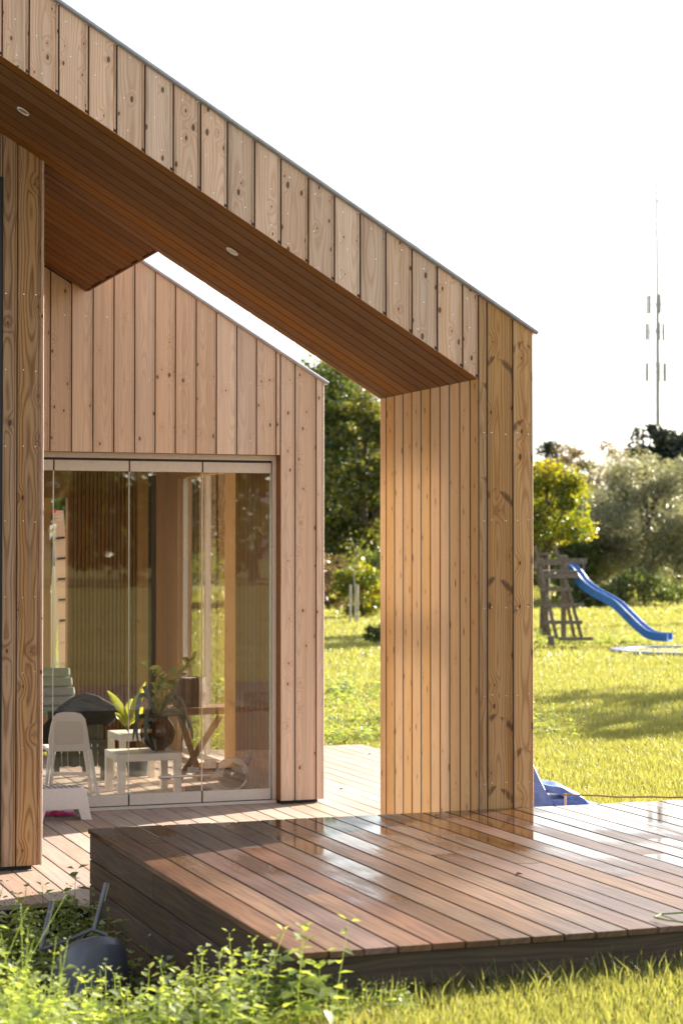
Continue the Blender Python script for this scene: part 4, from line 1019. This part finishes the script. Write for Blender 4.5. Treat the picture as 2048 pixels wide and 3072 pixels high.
# vase and its plants
vx = onY(474, 2200, 16.66).x; vy = 16.66; R_ = .155
vs_ = thing('vase', 'round brown glass vase on the white table', 'vase', (vx, vy, zt1))
vm = NT('brown_glass'); a_ = vm.n('ShaderNodeBsdfTransparent'); a_.inputs[0].default_value = (.35, .22, .12, 1); g_ = vm.n('ShaderNodeBsdfGlossy'); g_.inputs['Roughness'].default_value = .03
fr = vm.n('ShaderNodeLayerWeight'); fr.inputs[0].default_value = .3; mx = vm.n('ShaderNodeMixShader'); vm.put(mx.inputs[0], vm.math('MULTIPLY_ADD', fr.outputs['Facing'], .25, .03, clamp=True)); vm.t.links.new(a_.outputs[0], mx.inputs[1]); vm.t.links.new(g_.outputs[0], mx.inputs[2]); M['brown_glass'] = vm.done(mx.outputs[0])
prof = [(.06, .002)] + [(R_ * sin(t), R_ * (1 - cos(t)) * .97 + .002) for t in np.linspace(.42, 2.45, 14)] + [(.095, .292), (.10, .30)]
m = MB(); m.lathe((vx, vy, zt1), prof, 28); m.build('glass_bowl', M['brown_glass'], vs_, True)
m = MB(); m.lathe((vx, vy, zt1 + .006), [(.001, 0)] + [(R_ * .97 * sin(t), R_ * (1 - cos(t)) * .96) for t in np.linspace(.42, 1.5, 9)] + [(.001, .145)], 24); m.build('potting_soil', flat_mat('soil', (.045, .03, .02), .95, 0., 40., .4), vs_, True)
def blade_leaf(pts, wd):
    V = []; n = len(pts); Fc = []
    for i, p in enumerate(pts):
        p = Vector(p); t = (Vector(pts[min(i + 1, n - 1)]) - Vector(pts[max(i - 1, 0)])).normalized(); s = t.cross(Vector((0, -1, .25))).normalized()
        ww = wd * min(1, .35 + 1.3 * i / n) * (1 - (i / (n - 1)) ** 3.) + .002
        V += [p - s * ww / 2, p + Vector((0, .006, -.008)), p + s * ww / 2]
    for i in range(n - 1):
        for k in (0, 1): Fc.append((i * 3 + k, i * 3 + k + 1, (i + 1) * 3 + k + 1, (i + 1) * 3 + k))
    return np.array([tuple(v) for v in V]), np.array(Fc)
sp_ = thing('strap_leaf_plant', 'dark green strap leaved plant hanging over the brown vase', 'plant', (vx, vy, zt1 + .28))
for L in ([(470, 2150), (452, 2100), (425, 2085), (412, 2130), (410, 2200), (420, 2250)], [(468, 2150), (452, 2120), (440, 2150), (436, 2190), (452, 2240)], [(476, 2150), (466, 2150), (462, 2190), (464, 2230), (472, 2268)],
          [(478, 2150), (500, 2110), (530, 2095), (548, 2110), (560, 2150), (566, 2190)], [(478, 2150), (510, 2130), (545, 2140), (572, 2180), (578, 2225)], [(480, 2140), (500, 2100), (520, 2085), (535, 2100)], [(466, 2140), (440, 2080), (432, 2060), (446, 2092), (448, 2110)],
          [(476, 2150), (445, 2150), (420, 2150), (405, 2180), (398, 2230)], [(478, 2150), (540, 2145), (552, 2180), (545, 2230)]):
    pts = catmull([tuple(onY(px, py, vy - .05 - .13 * (i / (len(L) - 1)))) for i, (px, py) in enumerate(L)], 3)
    V, Fc = blade_leaf(pts, .045); np_obj('leaf', V, Fc, M['strap_leaf'], sp_, np.full(len(V), random.random()))
def stem_plant(root, stems, Y, n_leaf, lsz, mat, rg):
    Vp = []
    for s in stems:
        pts = catmull([tuple(onY(px, py, Y + dd)) for px, py, dd in s], 6); m = MB(); m.tube(pts, .0055, 5); m.build('stem', M['house_leaf'], root)
        P = np.array(pts[len(pts) // 3:]);
        for k in range(n_leaf):
            p = P[int(k / n_leaf * (len(P) - 1))] if k < n_leaf - 1 else P[-1]
            d = Vector((rg.normal(), rg.normal() * .5, rg.uniform(-.2, .9))).normalized(); sdv = d.cross(Vector((rg.normal() * .4, -1, rg.normal() * .4))).normalized(); L = lsz * rg.uniform(.7, 1.25)
            p = Vector(p); a = [p, p + d * L * .3 + sdv * L * .2, p + d * L * .7 + sdv * L * .18, p + d * L, p + d * L * .7 - sdv * L * .18, p + d * L * .3 - sdv * L * .2]
            np_obj('leaf', np.array([tuple(q) for q in a]), np.array([[0, 1, 2, 5], [5, 2, 3, 4]]) if False else np.array([[0, 1, 2, 3], [0, 3, 4, 5]]), M[mat], root, np.full(6, rg.random()))
rgp = np.random.default_rng(77)
zz = thing('stem_plant', 'light green plant with upright leafy stems rising from the vase', 'plant', (vx, vy + .05, zt1 + .25))
stem_plant(zz, [[(478, 2150, .05), (470, 2080, .05), (485, 2040, .05), (462, 2015, .05), (420, 1992, .05)], [(480, 2150, .05), (500, 2085, .05), (520, 2050, .05), (545, 2010, .05), (585, 1990, .05)], [(478, 2150, .06), (488, 2100, .06), (478, 2060, .06), (478, 2030, .06)], [(482, 2150, .03), (505, 2100, .03), (535, 2045, .03), (560, 1992, .03), (575, 1975, .03)], [(476, 2150, .04), (465, 2110, .04), (470, 2065, .04)]], vy, 12, .085, 'house_leaf', rgp)
# big leaved plant in a pot on the cream table
by = 17.55; bx = onY(382, 2200, by).x
bp = thing('big_leaf_plant', 'yellow green plant with large backlit leaves on the cream table', 'plant', (bx, by, zt2))
for (px0, py0, px1, py1, wpx) in ((385, 2170, 420, 2062, 30), (380, 2165, 395, 2085, 34), (375, 2170, 358, 2100, 24), (385, 2165, 322, 2062, 26), (388, 2160, 436, 2035, 22), (372, 2175, 345, 2128, 20), (392, 2172, 428, 2110, 24), (380, 2180, 398, 2130, 26), (375, 2178, 366, 2128, 22)):
    a, b = onY(px0, py0, by), onY(px1, py1, by + rgp.uniform(-.12, .12)); st0 = onY(383, 2194, by); wm = wpx / 330.
    m = MB(); m.tube([st0, a], .004, 5); m.build('stem', M['house_leaf'], bp)
    d = b - a; s = d.cross(Vector((rgp.normal() * .3, -1, .2))).normalized(); pts = []
    for i in range(7):
        t = i / 6; ww = wm * sin(pi * min(1, t * .93 + .05)) ** .8 / 2; c = a + d * t + Vector((0, -.03 * sin(pi * t), -.03 * t * t)); pts += [c - s * ww, c + Vector((0, .012, -.01)), c + s * ww]
    V = np.array([tuple(q) for q in pts]); Fc = np.array([(i * 3 + k, i * 3 + k + 1, i * 3 + k + 4, i * 3 + k + 3) for i in range(6) for k in (0, 1)])
    np_obj('leaf', V, Fc, M['house_leaf'], bp, np.full(len(V), rgp.uniform(.5, 1)))
# dark pot on the floor
kx = onY(415, 2320, 18.0).x
pot = thing('plant_pot', 'dark grey round plant pot standing on the room floor', 'pot', (kx, 18.0, 0))
m = MB(); m.lathe((kx, 18.0, .002), [(.001, 0), (.10, 0), (.125, .17), (.125, .20), (.112, .20), (.108, .17), (.001, .16)], 24); m.build('pot_body', flat_mat('pot_grey', (.07, .075, .075), .6, 0., 12., .3), pot, True)
# folding work table with crossed wooden legs
wy = 17.35; wtz = onY(600, 2130, wy).z
wt = thing('work_table', 'folding wooden table with crossed legs holding the dark wooden tub', 'table', (onY(600, 2300, wy).x, wy, 0))
xa, xb = onY(528, 2140, wy).x, onY(690, 2140, wy).x
dw = flat_mat('dark_table_wood', (.16, .095, .05), .55, 0., 12., .25)
m = MB(); m.box((xa, wy, wtz - .045), (xb, wy + .02, wtz)); m.box((xa, wy + .3, wtz - .045), (xb, wy + .32, wtz)); m.build('table_rail', dw, wt)
for k in range(5):
    m = MB(); m.box((xa + .001, wy - .02 + k * .075, wtz + .001), (xb + .04, wy + .045 + k * .075, wtz + .02)); m.build('top_slat', dw, wt)
for yo in (.03, .27):
    m = MB(); m.bar(onY(538, 2150, wy + yo), onY(622, 2395, wy + yo), .055, .025, EY); m.build('leg', dw, wt)
    m = MB(); m.bar(onY(660, 2150, wy + yo + .028), onY(500, 2395, wy + yo + .028), .055, .025, EY); m.build('leg', dw, wt)
m = MB(); m.bar(onY(572, 2255, wy + .02), onY(572, 2255, wy + .34), .04, .03, EZ); m.build('stretcher', dw, wt)
# tub on it: staves
tx = onY(580, 2100, wy).x; tb = thing('wooden_tub', 'dark oval wooden tub on the folding table', 'tub', (tx, wy + .15, wtz + .021))
hz = onY(580, 2032, wy).z - wtz - .03; stm = [flat_mat('stave_dark', (.045, .028, .018), .4, 0., 10., .2), flat_mat('stave_mid', (.11, .06, .032), .4, 0., 10., .2)]
for k in range(22):
    a0, a1 = 2 * pi * k / 22 + .012, 2 * pi * (k + 1) / 22 - .012; rr, ri = .155, .137; m = MB(); vs = []
    for zz_, q in ((0, .96), (hz * .5, 1.02), (hz, .97)):
        for a, rad in ((a0, rr), (a1, rr), (a1, ri), (a0, ri)): vs.append((tx + cos(a) * rad * q, wy + .15 + sin(a) * rad * q * .8, wtz + .0215 + zz_))
    m.add(vs, [(3, 2, 1, 0), (8, 9, 10, 11)] + [(j * 4 + i, j * 4 + (i + 1) % 4, j * 4 + 4 + (i + 1) % 4, j * 4 + 4 + i) for j in (0, 1) for i in range(4)]); m.build('stave', stm[k % 3 == 0], tb)
m = MB(); m.lathe((tx, wy + .15, wtz + .022), [(.001, .02), (.10, .02)], 20); m.build('tub_bottom', stm[0], tb)
m = MB(); m.lathe((tx, wy + .15, wtz + .0215 + hz - .02), [(.001, .0), (.08, .012), (.10, .0)], 20); m.build('white_liner', M['white_pl'], tb, True)
# crate at the back on the floor
bxx = onY(655, 2320, 17.45).x; cr = thing('cardboard_box', 'brown box on the floor behind the saw', 'box', (bxx, 17.5, 0))
m = MB(); m.box((bxx - .20, 17.42, .001), (bxx + .2, 17.5, .16)); m.build('box_side', flat_mat('box_brown', (.27, .15, .08), .7, 0., 9., .2), cr); m = MB(); m.box((bxx - .20, 17.501, .001), (bxx + .2, 17.62, .13)); m.build('box_body', bpy.data.materials['box_brown'], cr)
# mitre saw
sy = 16.3; sp3 = lambda px, py, d=0.: onY(px, py, sy + d)
cx, cz = sp3(697, 2323).x, sp3(697, 2323).z; gm = flat_mat('saw_grey', (.50, .50, .49), .35, .25, 20., .06)
sw_ = thing('mitre_saw', 'silver mitre saw with round blade guard on the deck behind the glass', 'saw', (cx, sy, 0))
rg_ = 49 * (sy * 1.06) / F_PX
def arc(a0, a1, r, n): return [(cx + r * cos(radians(a0 + (a1 - a0) * i / n)), cz + r * sin(radians(a0 + (a1 - a0) * i / n))) for i in range(n + 1)]
gp = arc(2, 172, rg_, 22) + [(cx - rg_ * 1.42, cz - .012), (cx - rg_ * 1.3, cz - .028), (cx - rg_ * .62, cz - .02)] + arc(168, 25, rg_ * .60, 14) + [(cx + rg_ * .66, cz + .0)]
m = MB(); m.prism(gp, (0, sy - .02, 0), EX, EZ, EY, .06); m.build('blade_guard', gm, sw_, bevel=.004)
m = MB(); m.lathe((cx, sy + .012, cz), [(.001, 0), (rg_ * .86, 0), (rg_ * .88, .003), (.001, .003)], 40, EY); m.build('saw_blade', flat_mat('blade_steel', (.18, .19, .16), .3, .8), sw_, True)
m = MB(); m.lathe((cx, sy - .012, cz), [(.030, .02), (.030, -.002), (.024, -.006), (.001, -.008)], 24, EY); m.build('arbor_flange', flat_mat('flange_red', (.16, .05, .04), .4), sw_, True)
m = MB(); m.lathe((cx, sy - .02, cz), [(.022, .01), (.022, 0), (.010, -.008), (.001, -.008)], 24, EY); m.build('arbor_nut', M['alu_metal'], sw_, True)
rgd = [(cx + rg_ * .95 * cos(radians(a)), sy + .002, cz + rg_ * .95 * sin(radians(a))) for a in range(-165, -20, 10)]
m = MB(); m.tube(rgd, .004, 6); m.build('lower_guard', M['alu_metal'], sw_, True)
m = MB(); m.tube([sp3(475, 2333, .05), sp3(512, 2331, .05)], [.012, .024], 10); m.tube([sp3(512, 2331, .05), sp3(640, 2326, .05)], .010, 8); m.build('slide_rod', M['alu_metal'], sw_, True)
m = MB(); m.tube([sp3(560, 2318, .09), sp3(640, 2312, .09)], .008, 8); m.build('slide_rod', M['alu_metal'], sw_, True)
m = MB(); m.box((sp3(574, 0).x, sy + .02, sp3(0, 2340).z), (sp3(602, 0).x, sy + .09, sp3(0, 2328).z)); m.build('rod_block', gm, sw_)
m = MB(); c = sp3(575, 2315, .06); m.lathe(c, [(.001, -.012), (.02, -.012), (.02, .012), (.001, .012)], 12); m.build('lock_knob', flat_mat('knob_red', (.55, .04, .03), .4), sw_, True)
m = MB(); m.box((sp3(622, 0).x, sy + .0, sp3(0, 2332).z), (sp3(652, 0).x, sy + .08, sp3(0, 2305).z)); m.build('motor_arm', gm, sw_, bevel=.006)
m = MB(); m.tube([sp3(655, 2306, .02), sp3(628, 2290, .02)], [.02, .026], 10); m.build('motor_body', gm, sw_, True)
m = MB(); m.tube([sp3(735, 2296, .05), sp3(752, 2268, .08)], .024, 10); m.build('dust_port', flat_mat('port_blue', (.02, .07, .22), .4), sw_, True)
m = MB(); m.box((sp3(650, 0).x, sy - .05, .012), (sp3(722, 0).x, sy + .12, .034)); m.build('base_plate', gm, sw_)
m = MB(); m.box((sp3(580, 0).x, sy + .0, .001), (sp3(640, 0).x, sy + .22, .06)); m.build('turntable', flat_mat('saw_dark', (.04, .04, .042), .5), sw_)
tcv = bpy.data.curves.new('lettering', 'FONT'); tcv.body = 'metabo'; tcv.size = .036; tcv.extrude = .0006; tcv.align_x = 'CENTER'; tcv.align_y = 'CENTER'; tcv.offset = .0006
to = bpy.data.objects.new('lettering', tcv); COL.objects.link(to); to.parent = sw_; lp = sp3(711, 2294); to.location = (lp.x - cx, -.0215, lp.z); to.rotation_euler = (pi / 2, radians(20), 0)
tcv.materials.append(M['black'])
bpy.context.view_layer.update()
tme = bpy.data.meshes.new_from_object(to.evaluated_get(bpy.context.evaluated_depsgraph_get())); tm = bpy.data.objects.new('lettering', tme); COL.objects.link(tm); tm.parent = sw_; tm.location = to.location; tm.rotation_euler = to.rotation_euler
bpy.data.objects.remove(to); tm.name = 'lettering'; tm['kind'] = 'stuff'

# dark green slatted armchair under a black blanket
ay = 17.75; ap = lambda px, py, d=0.: onY(px, py, ay + d)
gw = flat_mat('green_garden_wood', (.075, .085, .062), .6, 0., 10., .2)
ac = thing('garden_chair', 'dark green slatted garden chair under a black blanket', 'chair', (ap(240, 2300).x, ay + .2, 0))
for k in range(9):
    px = 150 + k * 19; a, b = ap(px + (8 - k) * 1.2, 2300, -.0), ap(px, 2130, .0); m = MB(); m.bar(a, b, .045, .018, EY); m.build('back_slat', gw, ac)
m = MB(); m.bar(ap(160, 2225, -.02), ap(318, 2225, -.02), .035, .02); m.build('back_rail', gw, ac)
for px, d in ((150, .0), (310, .0), (170, .5), (330, .5)):
    a = ap(px, 2290, d); m = MB(); m.bar((a.x, a.y, .001), (a.x, a.y, .33), .05, .03); m.build('leg', gw, ac)
m = MB(); m.box((ap(160, 0).x, ay + .03, .28), (ap(320, 0).x, ay + .5, .30)); m.build('seat', gw, ac)
bm_ = MB(); bl = [(118, 2225), (122, 2180), (150, 2150), (172, 2120), (200, 2100), (232, 2082), (255, 2077), (290, 2086), (320, 2104), (357, 2126), (340, 2160), (318, 2180), (300, 2172), (262, 2176), (230, 2190), (180, 2200), (140, 2250)]
bm_.prism([(ap(px, py).x, ap(px, py).z) for px, py in bl], (0, ay - .07, 0), EX, EZ, EY, .05)
lo = [(ap(px, py).x, ap(px, py).z) for px, py in ((130, 2300), (122, 2235), (142, 2190), (190, 2180), (176, 2260), (166, 2300))]
bm_.build('blanket_fold', M['dark'], None) if False else None
bk = bm_.build('blanket', flat_mat('black_blanket', (.022, .020, .019), .9, 0., 30., .4, bump=.4), None, bevel=.02); tag(bk, 'black blanket draped over the slatted garden chair', 'blanket')
# grey green padded lounger further back
ly_ = 18.7; lp_ = lambda px, py, d=0.: onY(px, py, ly_ + d)
lc = thing('lounge_chair', 'reclining lounge chair with grey green padded cushion', 'chair', (lp_(180, 2200).x, ly_ + .2, 0))
cu = flat_mat('cushion_grey_green', (.20, .225, .20), .85, 0., 8., .15)
for k in range(5):
    t0, t1 = k / 5, (k + 1) / 5 - .02
    c0_, c1_ = lp_(80, 2150 - 145 * t0, .28 * t0), lp_(80, 2150 - 145 * t1, .28 * t1); e = lp_(240 - 18 * (t0 + t1) / 2, 2150)
    V_ = (c1_ - c0_); Nn = Vector((0, -V_.z, V_.y)).normalized(); m = MB()
    m.obox((c0_ + c1_) / 2 + Vector(((e.x - c0_.x) / 2, 0, 0)), EX, Nn, V_.normalized(), (e.x - c0_.x) / 2, .03, V_.length / 2); m.build('cushion', cu, lc, bevel=.02)
m = MB(); m.box((lp_(80, 0).x, ly_ - .3, .28), (lp_(240, 0).x, ly_ + .02, .34)); m.build('seat_cushion', cu, lc, bevel=.02)
for px in (84, 236):
    a = lp_(px, 2200); m = MB(); m.box((a.x - .02, ly_ - .28, .001), (a.x + .02, ly_ - .24, .279)); m.box((a.x - .02, ly_ + .2, .001), (a.x + .02, ly_ + .24, .3)); m.build('leg', gw, lc)
# ladder leaning outside the far opening
lyy = 20.9; lq = lambda px, py, d=0.: onY(px, py, lyy + d)
ld_ = thing('ladder', 'aluminium ladder with red cap leaning behind the far opening', 'ladder', (lq(200, 2150).x, lyy, 0))
lt = flat_mat('ladder_alu', (.62, .60, .56), .4, .3)
for (a, b) in (((168, 1535, .25), (196, 2190, -.3)), ((180, 1532, .25), (226, 2190, -.3)), ((167, 1700, .4), (150, 2170, .9)), ((176, 1600, .35), (216, 2170, .9))):
    p, q = lq(*a), lq(*b); m = MB(); m.bar(p, q, .03, .07, EX); m.build('ladder_rail', lt, ld_)
for k in range(10):
    t = .03 + k * .095; p = lq(168, 1535, .25).lerp(lq(196, 2190, -.3), t); q = lq(180, 1532, .25).lerp(lq(226, 2190, -.3), t); m = MB(); m.tube([p + Vector((-.02, -.045, 0)), q + Vector((.02, -.045, 0))], .012, 8); m.build('rung', M['black'] if k in (1, 2, 3, 4, 5) else lt, ld_, True)
m = MB(); m.box((lq(165, 0).x, lyy + .18, lq(0, 1536).z), (lq(182, 0).x, lyy + .3, lq(0, 1527).z)); m.build('end_cap', flat_mat('cap_red', (.6, .03, .03), .5), ld_)
